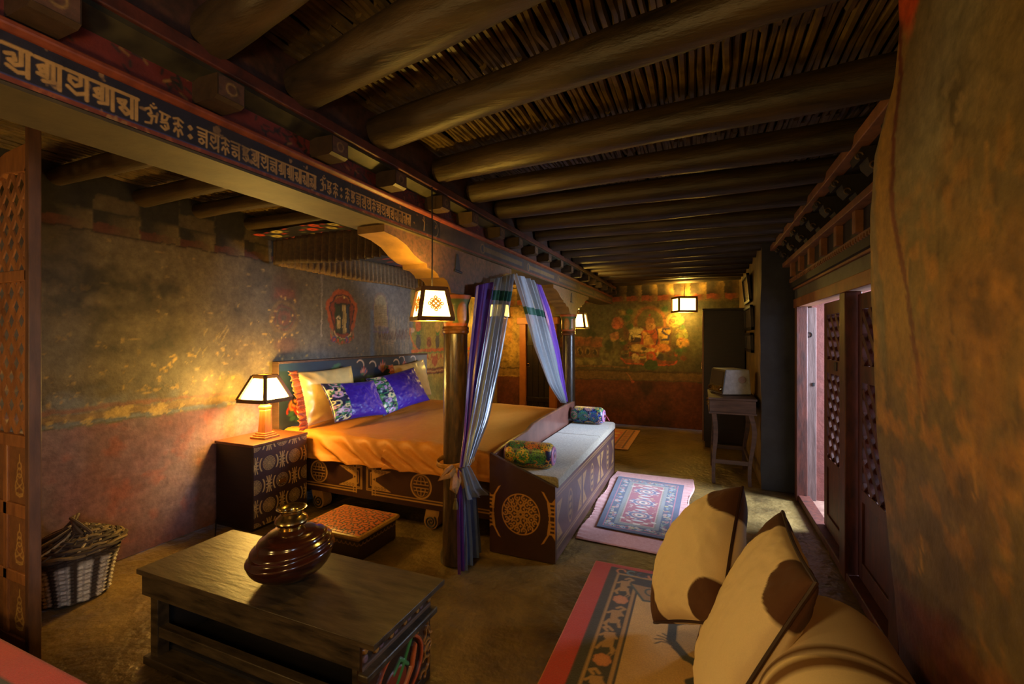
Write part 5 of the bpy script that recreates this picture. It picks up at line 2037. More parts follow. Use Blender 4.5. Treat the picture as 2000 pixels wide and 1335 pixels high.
kx, ky, kz = -1.385, 2.41, .655
mb = ribbon([(kx, ky, kz), (kx + .01, ky - .045, kz + .022), (kx + .0, ky - .09, kz + .008), (kx - .02, ky - .125, kz - .03), (kx + .02, ky - .08, kz - .018), (kx + .01, ky, kz)], .034)
mb.build('bow_loop', tan_, k1, solid=.005)
mb = ribbon([(kx, ky, kz), (kx + .025, ky - .035, kz - .05), (kx + .03, ky - .055, kz - .10), (kx + .02, ky - .025, kz - .13), (kx + .03, ky - .005, kz - .07), (kx, ky, kz)], .05)
mb.build('bow_loop', tan_, k1, solid=.005)
mb = ribbon([(kx, ky, kz), (kx + .03, ky + .025, kz - .045), (kx + .04, ky + .045, kz - .09), (kx + .045, ky + .06, kz - .125)], .042)
mb.build('ribbon_end', tan_, k1, solid=.005)
mb = MB()
mb.tube([(kx + .02, ky - .03, kz - .06), (kx + .03, ky - .03, kz - .17)], .0025, n=5)
mb.lathe([(.002, 0), (.009, -.006), (.008, -.018), (.011, -.025), (.017, -.065), (.001, -.067)], (kx + .03, ky - .03, kz - .165), 12)
mb.build('tassel', mat('olive_tassel', S(90, 76, 40), .8, scale=90), k1)

k2 = thing('curtain', 'purple and silver bed curtain drawn across to the far column', 'curtain', (-1.36, 4.2, .7), group='bed curtains')
rows = [(0, (XF, 3.30, 1.95), (XF, 3.82, 1.94), 1.0), (.18, (XF, 3.50, 1.74), (XF, 4.05, 1.72), 1.0), (.5, (XF, 3.80, 1.36), (XF, 4.37, 1.34), .9),
        (.8, (XF, 4.22, .98), (XF, 4.66, .97), .7), (1.0, (XF, 4.62, .76), (XF, 4.85, .72), .5)]
drape(rows, 4.0, .028, 7, band=(.2, .245)).build('silver_panel', [M['silver'], M['green']], k2, angle=180)
rows = [(0, (XF - .01, 3.84, 1.93), (XF - .01, 4.0, 1.93), .6), (.2, (XF - .01, 4.05, 1.70), (XF - .01, 4.28, 1.72), .9), (.5, (XF - .01, 4.37, 1.35), (XF - .01, 4.58, 1.34), .8),
        (1.0, (XF - .01, 4.80, .76), (XF - .01, 4.93, .72), .5)]
drape(rows, 1.6, .018, 8).build('purple_lining', M['purple'], k2, angle=180)

# ================================================================== coffee table, vase
ctb = thing('coffee_table', 'low black-brown wooden table with carved painted end in the foreground', 'table', (-1.67, 1.45, 0))
TX0, TX1, TY0, TY1, TZ = -2.32, -1.01, 1.225, 1.68, .42
mb = MB()
nb = 1
for k in range(nb):
    a = TY0 + (TY1 - TY0) * k / nb
    b = TY0 + (TY1 - TY0) * (k + 1) / nb
    mb.box(TX0, TX1 - (.05 if 0 else 0), a + .0006, b - .0006, TZ - .022, TZ)
mb.build('table_top', M['tablewood'], ctb, bevel=.002)
mb = MB()
mb.box(TX0 + .02, TX1 - .07, TY0 + .012, TY0 + .034, TZ - .115, TZ - .022)
mb.box(TX0 + .02, TX0 + .042, TY0 + .03, TY1 - .03, TZ - .115, TZ - .022)
mb.build('apron', M['tablewood'], ctb, bevel=.002)
for x in (TX0 + .05, TX1 - .12):
    for y in (TY0 + .03, TY1 - .08):
        mb = MB()
        mb.box(x, x + .05, y, y + .05, 0, TZ - .02)
        mb.build('leg', M['tablewood'], ctb, bevel=.003)
mb = MB()
mb.box(TX0 + .05, TX1 - .08, TY0 + .035, TY0 + .075, .12, .165)
mb.build('stretcher', M['tablewood'], ctb, bevel=.003)
mb = MB()
mb.box(TX0 + .03, TX1 - .06, TY0 + .01, TY1 - .02, .0, .035)
mb.build('base_board', M['tablewood'], ctb, bevel=.004)
mb = MB()
mb.box(TX0 + .05, TX1 - .08, TY1 - .052, TY1 - .03, .03, TZ - .03).box(TX0 + .03, TX0 + .05, TY0 + .06, TY1 - .05, .03, TZ - .03).box(TX0 + .06, TX1 - .09, TY0 + .09, TY1 - .06, .036, .05)
mb.build('light_block_boards', M['soot_shade'], ctb)  # inner boards added dark to block light beneath the table top
# carved right end
c = Cv(TY1 - TY0 - .03, TZ - .03, .003, S(64, 40, 22), x0=TY0 + .015, y0=.0)
rng = np.random.default_rng(33)
zc = TZ - .03
for k in range(16):
    y = TY0 + .03 + k * .028
    c.disc(y, zc - .02, .012, (S(150, 104, 44), S(60, 70, 120), S(40, 30, 20))[k % 3])
    c.disc(y, zc - .05, .013, (S(110, 84, 90), S(40, 30, 20), S(150, 104, 44))[k % 3])
c.rect(TY0, zc - .095, TY1, zc - .075, S(92, 62, 36))
for k in range(60):
    y, z = rng.uniform(TY0 + .02, TY1 - .02), rng.uniform(.02, zc - .1)
    t = rng.uniform(0, 6)
    c.arc(y, z, rng.uniform(.015, .03), t, t + 3.8, .009, (S(150, 104, 44), S(170, 116, 50), S(90, 58, 30))[rng.integers(3)])
cy, cz = (TY0 + TY1) / 2, .16
c.ell(cy, cz, .15, .12, S(44, 26, 16))
c.ring(cy, cz, .14, .012, S(190, 84, 40), ry=.115)
c.ell(cy - .03, cz - .02, .07, .05, S(130, 52, 28))
c.stroke([(cy - .1, cz - .09), (cy - .03, cz - .04), (cy + .03, cz + .03), (cy + .08, cz + .1)], .02, S(60, 124, 52))
c.stroke([(cy - .04, cz + .02), (cy, cz + .05), (cy + .05, cz + .0)], .014, S(70, 130, 70))
c.stroke([(cy + .02, cz - .07), (cy + .07, cz - .02), (cy + .09, cz + .05)], .018, S(206, 100, 44))
H = c.img.sum(-1)
P = c.P((TX1 - .06, TY0 + .015, 0), (0, 1, 0), (0, 0, 1))
P[..., 0] += .012 * (H - H.mean()) / (H.std() * 3 + 1e-6)
mb = MB()
panel(mb, c, (TX1 - .06, TY0 + .015, 0), (0, 1, 0), (0, 0, 1), .02, S(52, 34, 20), P=P)
mb.build('carved_end', M['lacquer'], ctb)['label'] = 'carved end panel painted green, orange and gold'
mb = MB()
mb.box(TX1 - .075, TX1 - .03, TY0 + .005, TY1 - .005, TZ - .145, TZ - .118)
mb.build('carved_moulding', M['tablewood'], ctb, bevel=.006)
# scalloped lattice seen through the open side
mb = MB()
pts = [(TX0 + .1, .385)]
for k in range(12):
    a = TX0 + .1 + k * .09
    pts += [(a, .33), (a + .03, .305), (a + .06, .325), (a + .09, .33)]
pts.append((TX0 + .1 + 12 * .09, .385))
mb.prism(pts, (0, TY1 - .066, 0), (1, 0, 0), (0, 0, 1), (0, .010, 0))
mb.build('rear_scallop', mat('scallop_wood', S(130, 100, 60), .5, color2=S(90, 66, 40)), ctb)

vs = thing('vase', 'turned dark wood pot with brass neck on the low black table', 'vase', (-1.635, 1.45, TZ))
body = []
for k in range(61):
    t = k / 60
    a = -pi / 2 + t * (pi * .93)
    r = .172 * cos(a) ** .85 if cos(a) > 0 else 0
    z = .108 + .108 * sin(a)
    if a > 0:
        r = .035 + .137 * (1 - (a / (pi * .43)) ** 1.5) ** .9 if a < pi * .43 else .035
    r = max(r, .05 if k < 5 else .035)
    if t > .5:
        q = (t - .5) * 2
        r *= 1 + .026 * sin(q * 2 * pi * 4.2)
    body.append((r, z))
body = [(.0, .0), (.055, 0.0)] + [b for b in body if b[1] > .004]
n, P, F = 72, [], []
for i, (r, z) in enumerate(body):
    for j in range(n):
        th = 2 * pi * j / n
        w = 1 + (.012 * sin(th + z * 40) if 0 < i else 0)
        zz_ = z + (.12 * r * cos(th - .85) * math.sin(pi * min(1, z / .216)) ** .8 if i > 2 else 0)
        P.append((r * w * cos(th), r * w * sin(th), zz_))
for i in range(len(body) - 1):
    F += [(i * n + j, i * n + (j + 1) % n, (i + 1) * n + (j + 1) % n, (i + 1) * n + j) for j in range(n)]
mb = MB()
mb.add(P, F)
mb.build('pot_body', mat('lacquered_turned_wood', S(66, 27, 15), .16, scale=7, color2=S(30, 12, 8), coat=.8, stretch=(1, 1, 9)), vs, world=False, angle=180)
mb = MB()
mb.lathe([(.064, .196), (.058, .208), (.046, .214), (.048, .220), (.062, .229), (.067, .241), (.062, .254), (.048, .264), (.042, .272), (.045, .280), (.060, .291), (.061, .295),
          (.056, .294), (.042, .281), (.038, .272), (.036, .25), (.0, .24)], (0, 0, 0), 48, caps=False)
mb.build('brass_neck', M['brass'], vs, world=False)

# ================================================================== basket and cable by the wall
bk = thing('wicker_basket', 'lidded wicker basket striped dark and pale, standing by the left wall', 'basket', (-3.27, 1.43, 0))
n = 96
P, C = [], []
lv = 26
for i in range(lv):
    t = i / (lv - 1)
    z = .005 + .255 * t
    r = .150 + .045 * t ** 1.3
    row, cr = [], []
    for j in range(n):
        th = 2 * pi * j / n
        w = .0045 * (1 if (i + (j // 3)) % 2 else -1)
        ww = .012 * (t > .8) * sin(th * 3 + 2)
        row.append(((r + w) * cos(th), (r + w) * sin(th), z + ww))
        dark = (j % 8) < 3 or t > .86
        cr.append(S(64, 50, 38) if dark else (S(206, 196, 176) if i % 3 else S(150, 138, 120)))
    P.append(row)
    C.append(cr)
wk = mat('wicker', (1, 1, 1), .7, attr=True, var=.25, scale=60, bump=.003)
mb = MB()
mb.grid(np.array(P), np.array(C), wrap=True)
mb.lathe([(.0, .004), (.15, .005)], (0, 0, 0), n, caps=False, col=S(60, 46, 34))
mb.build('basket_body', wk, bk, world=False)
mb = MB()
q = np.random.default_rng(6)
for ring_ in range(7):
    r0 = .215 - ring_ * .029
    z0 = .275 + .018 * ring_ ** .9
    for s in range(2):
        pts = [((r0 + .006 * sin(k * .9 + ring_ + 3 * s)) * cos(2 * pi * k / 44), (r0 + .006 * sin(k * .9 + ring_ + 3 * s)) * sin(2 * pi * k / 44),
                z0 + .008 * cos(k * .9 + ring_ + 3 * s) + .014 * sin(2 * pi * k / 44 + 1)) for k in range(44)]
        mb.tube(pts, .0095, n=6, closed=True, col=(S(70, 54, 40), S(120, 98, 62), S(56, 42, 32))[(ring_ + s) % 3])
for k in range(26):
    a = 2 * pi * k / 26 + q.uniform(-.1, .1)
    pts = [(rr * cos(a + .25 * t), rr * sin(a + .25 * t), .268 + .105 * (1 - (rr / .22) ** 1.5) + .012) for t, rr in enumerate((.222, .16, .1, .03))]
    mb.tube(pts, .0065, n=6, col=(S(176, 156, 116), S(84, 66, 46), S(60, 46, 34))[k % 3])
mb.lathe([(.0, .36), (.09, .345), (.16, .315), (.21, .272), (.2, .262)], (0, 0, 0), 30, caps=False, col=S(48, 38, 30))
mb.build('lid', wk, bk, world=False)
mb = MB()
for s in range(3):
    mb.tube([(.02 * (s - 1) - .09 + .18 * t, .03 * sin(s + 5 * t), .352 + .085 * sin(pi * t)) for t in np.linspace(0, 1, 12)], .009, n=7, col=S(80, 62, 46))
mb.build('handle', wk, bk, world=False)

mb = MB()
pts = []
for k in range(60):
    t = k / 59
    if t < .75:
        a = t / .75 * 2 * pi * 1.9
        pts.append((-3.03 + .12 * cos(a + .5) - .02 * t, 1.98 + .085 * sin(a + .5) + .03 * t, .006 + .004 * (k % 2)))
    else:
        s = (t - .75) / .25
        pts.append((pts[44][0] * (1 - s) + -3.42 * s, pts[44][1] * (1 - s) + 2.34 * s, .006 + .05 * s * s))
mb.tube(pts, .0045, n=6)
tag(mb.build('power_cord', M['cord']), 'thin black power cord coiled on the floor beside the cabinet', 'cord')

# ================================================================== rugs
rg = thing('rug', 'small red and blue medallion rug with pink gathered border beside the bench', 'rug', (-.48, 4.07, 0))
PINK = S(206, 152, 148)
nx, ny = 120, 210
U, V = np.meshgrid(np.linspace(0, 1, nx), np.linspace(0, 1, ny))
cor = np.array([[(-.84, 3.21), (-.135, 3.17)], [(-.852, 4.96), (-.06, 4.96)]])
bx = (1 - V) * ((1 - U) * cor[0, 0, 0] + U * cor[0, 1, 0]) + V * ((1 - U) * cor[1, 0, 0] + U * cor[1, 1, 0])
by = (1 - V) * ((1 - U) * cor[0, 0, 1] + U * cor[0, 1, 1]) + V * ((1 - U) * cor[1, 0, 1] + U * cor[1, 1, 1])
edge = np.minimum(np.minimum(U * .8, (1 - U) * .8), np.minimum(V * 1.75, (1 - V) * 1.75))
sideg = np.clip(1 - np.minimum(U, 1 - U) * .8 / .1, 0, 1)
bx += .012 * np.sin(V * 17) * np.where(U < .5, -1, 1) * (np.minimum(U, 1 - U) < .02)
z = .006 + .007 * sideg * (np.sin(V * 150 + 3 * np.sin(V * 20)) * .5 + .5) + .004 * vnoise(ny, nx, 12, 5)
z = np.where(edge < .004, .001, z)
mb = MB()
mb.grid(np.stack([bx, by, z], -1))
mb.build('border_cloth', mat('pink_cloth', PINK, .85, scale=50, color2=S(190, 130, 124), bump=.001, sheen=.2), rg, angle=180)
W, H = .62, 1.32
c = Cv(W, H, .0042, S(34, 44, 84))
rng = np.random.default_rng(44)
c.rect(.0, 0, W, H, S(32, 48, 92))
c.rect(.045, .045, W - .045, H - .045, S(196, 84, 104))
c.rect(.052, .052, W - .052, H - .052, S(36, 52, 88))
pal_ = [S(196, 176, 150), S(206, 140, 130), S(150, 170, 190), S(190, 160, 80), S(176, 70, 80), S(110, 140, 130)]
for x0, x1, y0, y1, nn in ((.055, .125, .055, H - .055, 95), (W - .125, W - .055, .055, H - .055, 95), (.055, W - .055, .055, .12, 60), (.055, W - .055, H - .12, H - .055, 60)):
    flowers(c, rng, x0 + .012, x1 - .012, y0 + .012, y1 - .012, nn, pal_, .008, .02)
c.rect(.128, .124, W - .128, H - .124, S(126, 124, 120))
c.rect(.158, .154, W - .158, H - .154, S(26, 30, 46))
for k in range(110):
    y = .16 + k * .0092
    for x in (.164, W - .164):
        c.rect(x - .004, y, x + .004, y + .005, S(190, 170, 130))
for k in range(40):
    x = .165 + k * .0073
    for y in (.16, H - .16):
        c.rect(x, y - .004, x + .004, y + .004, S(190, 170, 130))
c.rect(.170, .166, W - .170, H - .166, S(214, 170, 150))
c.rect(.175, .171, W - .175, H - .171, S(160, 40, 62))
flowers(c, rng, .19, W - .19, .19, H - .19, 90, [S(206, 170, 150), S(190, 130, 120), S(120, 140, 140), S(200, 160, 110), S(176, 100, 120)], .006, .018)
for y in (.36, H / 2, H - .36):
    for r, col in ((.10, S(196, 160, 150)), (.088, S(70, 66, 110)), (.066, S(190, 150, 140)), (.05, S(160, 40, 62)), (.04, S(220, 200, 176)), (.02, S(46, 50, 90))):
        c.ell(W / 2, y, r, r * .78, col)
    for k in range(12):
        t = k * pi / 6
        c.ell(W / 2 + .105 * cos(t), y + .082 * sin(t), .014, .012, (S(214, 190, 170), S(80, 80, 120))[k % 2])
    for s in (-1, 1):
        c.ell(W / 2, y + s * .115, .05, .016, S(200, 190, 180))
for s in (0, 1):
    for t in (0, 1):
        for k in range(5):
            x, y = .18 + .03 * k, .176 + .02 * (4 - k)
            c.ell(W - x if s else x, H - y if t else y, .022, .016, (S(216, 190, 170), S(190, 120, 110))[k % 2])
u_ = c.X / W
v_ = c.Y / H
ic = np.array([[(-.735, 3.43), (-.18, 3.385)], [(-.79, 4.755), (-.155, 4.70)]])
px = (1 - v_) * ((1 - u_) * ic[0, 0, 0] + u_ * ic[0, 1, 0]) + v_ * ((1 - u_) * ic[1, 0, 0] + u_ * ic[1, 1, 0])
py = (1 - v_) * ((1 - u_) * ic[0, 0, 1] + u_ * ic[0, 1, 1]) + v_ * ((1 - u_) * ic[1, 0, 1] + u_ * ic[1, 1, 1])
pz = .016 + .003 * vnoise(c.ny, c.nx, 30, 9)
mb = MB()
mb.grid(np.stack([px, py, pz], -1), np.clip(c.img * .72, 0, 1))
mb.build('woven_field', M['pile'], rg, solid=.004)

W, H = .62, 1.3
c = Cv(W, H, .009, S(196, 130, 56))
for k in range(9):
    c.rect(.05, .06 + .14 * k, W - .05, .09 + .14 * k, S(176, 74, 36))
for x in (.08, .2, W - .2, W - .08):
    c.rect(x - .012, .04, x + .012, H - .04, S(84, 44, 26))
for k in range(22):
    for x in (.14, W - .14):
        c.rect(x - .03, .06 + k * .056, x + .03, .08 + k * .056, S(90, 50, 30))
c.rect(.23, .2, W - .23, H - .2, S(200, 84, 36))
for k in range(4):
    c.ell(W / 2, .33 + .21 * k, .06, .07, S(214, 170, 90))
P = c.P((-1.49, 5.95, .008), (1, .02, 0), (0, 1, 0))
mb = MB()
panel(mb, c, (-1.49, 5.95, .010), (1, 0, 0), (0, 1, 0), .008, S(180, 120, 60))
tag(mb.build('rug', M['pile'], smooth=False), 'orange and gold striped rug on the floor beyond the bench', 'rug')

# ================================================================== daybed on the right with carpet, pillows and bolster
DX0, DX1, DY0, DY1, DZ = -.50, .51, -.55, 2.35, .285
db = thing('daybed', 'low daybed along the right wall under the fawn animal carpet', 'daybed', (0, .9, 0))
mb = MB()
mb.box(DX0 + .012, DX1 - .01, DY0 + .01, DY1 - .012, .0, .18)
mb.build('platform', M['darkwood'], db, bevel=.005)
mb = MB()
mb.box(DX0 + .004, DX1 - .005, DY0 + .005, DY1 - .006, .18, DZ - .008)
mb.build('mattress', mat('grey_ticking', S(120, 110, 92), .9, scale=60), db, bevel=.02)

FW = S(198, 156, 90)
BLK = S(26, 20, 18)
TAN = S(166, 124, 70)
c = Cv(DX1 - DX0, DY1 - .2, .0048, FW, x0=DX0, y0=.2)
n1, n2 = c.noise(.3, 3), c.noise(.05, 4, 3)
c.mix((n1 - .45) * 2, S(160, 122, 66))
c.mix(np.clip((n2 - .62) * 6, 0, 1) * .4, S(140, 104, 56))
L0 = DX0
TOPY = DY1 - .03
c.rect(DX0, 0, DX1, DY1, S(176, 26, 18))
c.rect(L0 + .085, 0, DX1, TOPY, BLK)
c.rect(L0 + .125, 0, DX1, TOPY - .05, TAN)
c.rect(L0 + .136, 0, DX1, TOPY - .065, BLK)
c.rect(L0 + .215, 0, DX1, TOPY - .14, TAN)
c.rect(L0 + .229, 0, DX1, TOPY - .155, BLK)
# field is lighter
m = (c.X > L0 + .238) & (c.Y < TOPY - .165)
base = np.ones(c.img.shape) * np.array(FW)
base = base * (1 + .35 * (n1 - .5))[..., None]
base = base * (1 + .25 * (n2 - .5))[..., None]
c.img = np.where(m[..., None], base, c.img)
# meander of tan scroll shapes and orange flowers in the black band
yb = TOPY - .09
k = 0
while yb > .3:
    x = L0 + .176
    if k % 3 == 1:
        for q in range(7):
            t = 2 * pi * q / 7
            c.ell(x + .02 * cos(t), yb - .035 + .02 * sin(t), .014, .014, S(190, 116, 70))
        c.disc(x, yb - .035, .02, S(196, 124, 76))
        for q in (-.008, .004):
            c.stroke([(x + .02 + q, yb - .005), (x + .03 + q, yb + .015)], .004, TAN)
        yb -= .095
    else:
        s = 1 if k % 2 else -1
        c.poly([(x - .022, yb - .03), (x + .02, yb - .02), (x + .024, yb - .11), (x - .015, yb - .125)], TAN)
        c.stroke([(x - s * .015, yb - .02), (x - s * .03, yb - .005), (x - s * .012, yb + .006), (x + s * .004, yb - .01)], .013, TAN)
        for dx_ in (-.024, .02):
            c.stroke([(x + dx_ * .8, yb - .10), (x + dx_ * 1.3, yb - .135)], .013, TAN)
            c.stroke([(x + dx_ * .8, yb - .04), (x + dx_ * 1.4, yb - .055)], .012, TAN)
        c.stroke([(x + s * .02, yb - .11), (x + s * .032, yb - .125), (x + s * .022, yb - .145)], .011, TAN)
        c.disc(x - s * .022, yb - .075, .011, BLK)
        yb -= .155
    k += 1
# scroll clouds at the far end
for x0 in (-.2, .08, .34):
    c.poly([(x0 - .1, TOPY - .13), (x0 + .08, TOPY - .13), (x0 + .03, TOPY - .24), (x0 - .03, TOPY - .25)], S(150, 110, 60))
    c.stroke([(x0 - .1, TOPY - .135), (x0 - .03, TOPY - .25), (x0 + .03, TOPY - .24), (x0 + .09, TOPY - .13)], .012, S(44, 60, 50))
    c.ring(x0, TOPY - .17, .03, .009, S(44, 60, 50))
for k in range(18):
    c.arc(DX0 + .14 + .05 * k, TOPY - .03, .02, k, k + 4, .01, (S(196, 116, 70), S(90, 120, 130), S(44, 50, 80))[k % 3])
# dark clawed dragon limbs and a red cloud
DK = S(32, 34, 34)
body_ = [(-.02, 2.02), (-.10, 1.95), (-.10, 1.84), (-.045, 1.76), (.02, 1.74), (.02, 1.68), (-.03, 1.64)]
c.stroke(body_, .035, DK)
c.poly([(.02, 1.76), (.065, 1.73), (.06, 1.64), (.01, 1.60), (-.035, 1.59), (.025, 1.66)], DK)


def claw(x, y, a, s=1.0):
    for t in (-.7, -.25, .2, .65):
        p = [(x, y), (x + .035 * s * cos(a + t), y + .035 * s * sin(a + t)), (x + .06 * s * cos(a + t + .35), y + .06 * s * sin(a + t + .35))]
        c.stroke(p, .006, BLK)
    c.disc(x, y, .011 * s, BLK)


c.stroke([(-.09, 1.80), (-.02, 1.735), (.06, 1.70)], .014, BLK)
claw(-.10, 1.82, 2.5)
claw(.14, 1.69, -.3)
c.stroke([(.06, 1.70), (.14, 1.69)], .012, BLK)
claw(.25, 1.64, -.8, 1.2)
c.stroke([(.18, 1.75), (.25, 1.64)], .016, BLK)
c.ell(.19, 1.62, .018, .025, S(44, 56, 60))
for k in range(8):
    t = pi + k * .22
    c.stroke([(.02 + .05 * cos(t), 1.60 + .06 * sin(t)), (.01 + .12 * cos(t), 1.585 + .12 * sin(t))], .006, S(196, 156, 84), .8)
RC = S(146, 76, 34)
for x, y, r in ((.075, 1.47, .03), (.11, 1.475, .028), (.145, 1.45, .03), (.18, 1.43, .026), (.10, 1.44, .02), (.15, 1.41, .018)):
    c.ell(x, y, r * 1.35, r * .8, S(196, 144, 76))
for x, y, r in ((.075, 1.47, .03), (.11, 1.475, .028), (.145, 1.45, .03), (.18, 1.43, .026), (.10, 1.44, .02), (.15, 1.41, .018)):
    c.ell(x, y, r * 1.2, r * .6, RC)
c.stroke([(-.2, 1.2), (-.1, 1.24), (.05, 1.2), (.1, 1.1)], .035, DK)
claw(-.2, 1.2, 2.8)
P = c.P((DX0 - .006, .2, 0), (1, 0, 0), (0, 1, 0))
P[..., 2] = DZ + .004 * vnoise(c.ny, c.nx, 40, 5) + .0045
lap = np.clip((c.X - (DX1 - .02)) / .02, 0, 1)
mb = MB()
panel(mb, c, (DX0 - .006, .2, DZ), (1, 0, 0), (0, 1, 0), .010, S(120, 112, 80), P=P)
mb.box(DX0 - .004, DX1 - .01, DY0 + .01, .2, DZ - .006, DZ + .006, col=FW)
tag(mb.build('carpet', M['pile']), 'fawn carpet with red edge, black animal border and dragon, on the daybed', 'carpet')

BG = S(234, 212, 178)
DB = S(84, 50, 34)


def canvas_cols(U, V, s, C):
    C = C * np.array(BG)
    for a in (-1, 1):
        for b in (-1, 1):
            d = np.hypot((U - a) * 1.0, (V - b) * 1.0)
            C = lerp(C, (.52 - d) / .02, DB)
    return C


pip = mat('dark_brown_piping', S(54, 30, 22), .5)


def canvas_pillow(label, corner, eu, ev, w, h, t, seed, pull=False):
    """corner: the near lower corner; eu runs away from it along the bottom, ev up the near side"""
    eu, ev = Vector(eu).normalized(), Vector(ev).normalized()
    ctr = Vector(corner) + eu * w / 2 + ev * h / 2
    tt = thing('pillow', label, 'pillow', (ctr.x, ctr.y, DZ), group='beige pillows on the daybed')
    mb, rim, n = cushion(ctr, eu, ev, w, h, t, canvas_cols, nu=90, nv=90, p=.36, seed=seed, wr=.006, pinch=.05)
    if pull:      # the far upper corner is tucked in, the pillow sags there
        evo = n.cross(eu)

        def tuck(p):
            d = Vector(p) - ctr
            a, b = d.dot(eu) / (w / 2), d.dot(evo) / (h / 2)
            k = max(0, a + b - .35) / 1.65
            return Vector(p) - eu * (.30 * w * k ** 1.3) - evo * (.34 * h * k ** 1.3)
        mb.v = [tuple(tuck(p)) for p in mb.v]
        rim = [tuck(p) for p in rim]
    mb.build('pillow_body', M['canvas'], tt, angle=180)
    mb = MB()
    mb.tube(rim, .0065, n=7, closed=True)
    mb.build('piping', pip, tt)


canvas_pillow('beige canvas pillow with brown corners, leaning farthest along the daybed', (.032, 1.646, .50), (-.574, .656, -.491), (.28, .545, .789), .40, .50, .24, 71, pull=True)
canvas_pillow('beige canvas pillow with brown corners, leaning on the big bolster', (.0, 1.33, .30), (.0, 1, 0), (.44, .02, .90), .50, .60, .17, 72)

bl = thing('bolster', 'large round beige bolster with brown stripes lying along the right wall', 'bolster', (.325, 1.0, DZ + .01))
r, L = .195, 1.62
ns, nt = 80, 60
prof = []
for i in range(ns):
    t = i / (ns - 1)
    y = -L / 2 + L * t
    e = min(t, 1 - t) * L
    k = min(1, e / .14)
    rr = r * (1 - (1 - k) ** 2.4 * .62)
    prof.append((rr, y))
P, C = np.zeros((ns, nt, 3)), np.zeros((ns, nt, 3))
for i, (rr, y) in enumerate(prof):
    th = np.linspace(0, 2 * pi, nt, endpoint=False)
    flat = np.where(np.sin(th) < -.85, .97, 1)
    P[i, :, 0] = rr * np.cos(th)
    P[i, :, 1] = y - .1
    P[i, :, 2] = r + rr * np.sin(th) * flat
    C[i] = np.array(BG)
    d = L / 2 - abs(y)
    for a in (.05, .065, .09, .355, .375, .41, .43):
        if abs(d - a) < (.005 if ns > 40 else .01) * (1.2):
            C[i] = np.array(S(120, 84, 52))
mb = MB()
mb.grid(P, C, wrap=True)
mb.build('bolster_body', M['canvas'], bl, world=False, angle=180)
for s in (-1, 1):
    mb = MB()
    mb.lathe([(r * .385, s * (L / 2 - .001)), (r * .3, s * (L / 2 + .006)), (.015, s * (L / 2 + .004)), (.012, s * (L / 2 + .014)), (.001, s * (L / 2 + .016))], (0, -.1, r), 40, axis='Y',
             col=BG, caps=False)
    mb.build('end_cap', M['canvas'], bl, world=False, angle=60)

# seat corner with red-edged carpet at the lower left
d2 = thing('daybed', 'red-edged carpeted seat at the lower left corner', 'daybed', (-2.3, .3, 0))
mb = MB()
mb.box(-3.3, -1.30, -.5, .84, .0, .27)
mb.build('platform', M['darkwood'], d2, bevel=.006)
c = Cv(2.0, 1.35, .01, BLK, x0=-3.3, y0=-.5)
c.rect(-3.3, -.5, -1.3, .85, S(176, 20, 10))
c.rect(-3.2, -.4, -1.4, .755, BLK)
c.rect(-3.14, -.3, -1.46, .70, TAN)
c.mottle(.12, .03, 3)
mb = MB()
panel(mb, c, (-3.3, -.5, .305), (1, 0, 0), (0, 1, 0), .03, S(40, 30, 26))
mb.build('carpet_cover', M['pile'], d2, smooth=False)['label'] = 'red edged carpet cover'

# ================================================================== radio table, radio, wardrobe, pictures
rt = thing('side_table', 'small brown console table with carved drawers and curved legs by the dark pier', 'table', (.27, 5.3, 0))
ax0, ax1, ay0, ay1 = .075, .485, 4.93, 5.66
mb = MB()
mb.box(ax0 - .012, ax1 + .01, ay0 - .012, ay1 + .01, .832, .853)
mb.build('table_top', M['oldwood'], rt, bevel=.004)
mb = MB()
mb.box(ax0, ax1, ay0, ay1, .70, .832).box(ax0 - .008, ax1 + .008, ay0 - .008, ay1 + .008, .694, .712)
mb.build('drawer_case', M['oldwood'], rt, bevel=.003)
for k in range(3):
    a = ay0 + .03 + k * .23
    c = Cv(.21, .10, .004, S(96, 74, 44))
    c.poly([(.105, .09), (.19, .05), (.105, .01), (.02, .05)], S(140, 108, 56))
    c.poly([(.105, .075), (.16, .05), (.105, .025), (.05, .05)], S(70, 52, 32))
    c.ring(.105, .05, .012, .005, S(150, 120, 60))
    mb = MB()
    P_ = c.P((ax0 - .006, a + .21, .718), (0, -1, 0), (0, 0, 1))
    panel(mb, c, (ax0 - .006, a + .21, .718), (0, -1, 0), (0, 0, 1), .01, S(80, 60, 38))
    dw = mb.build('drawer', M['lacquer'], rt, smooth=False)
    mb = MB()
    mb.lathe([(.008, 0), (.008, -.01), (.012, -.016), (.001, -.022)], (ax0 - .006, a + .105, .768), 12, axis='X')
    mb.build('knob', M['brass'], dw)
for x, sx in ((ax0 + .04, -1), (ax1 - .045, 1)):
    for y in (ay0 + .03, ay1 - .03):
        mb = MB()
        P = []
        zs_ = [.70, .66, .6, .52, .42, .3, .18, .08, .0]
        off = [0, .01, .026, .034, .026, .006, -.008, -.010, -.006]
        wd = [.046, .044, .042, .042, .04, .034, .032, .032, .034]
        for z, o_, w in zip(zs_, off, wd):
            cx = x + o_ * sx * (1 if sx > 0 else -.5)
            P += [(cx - w / 2, y - w / 2, z), (cx + w / 2, y - w / 2, z), (cx + w / 2, y + w / 2, z), (cx - w / 2, y + w / 2, z)]
        F = [(i * 4 + (j + 1) % 4, i * 4 + j, i * 4 + 4 + j, i * 4 + 4 + (j + 1) % 4) for i in range(len(zs_) - 1) for j in range(4)]
        F += [(0, 1, 2, 3), tuple(len(P) - 4 + k for k in (3, 2, 1, 0))]
        mb.add(P, F)
        mb.build('leg', M['oldwood'], rt, bevel=.003)
mb = MB()
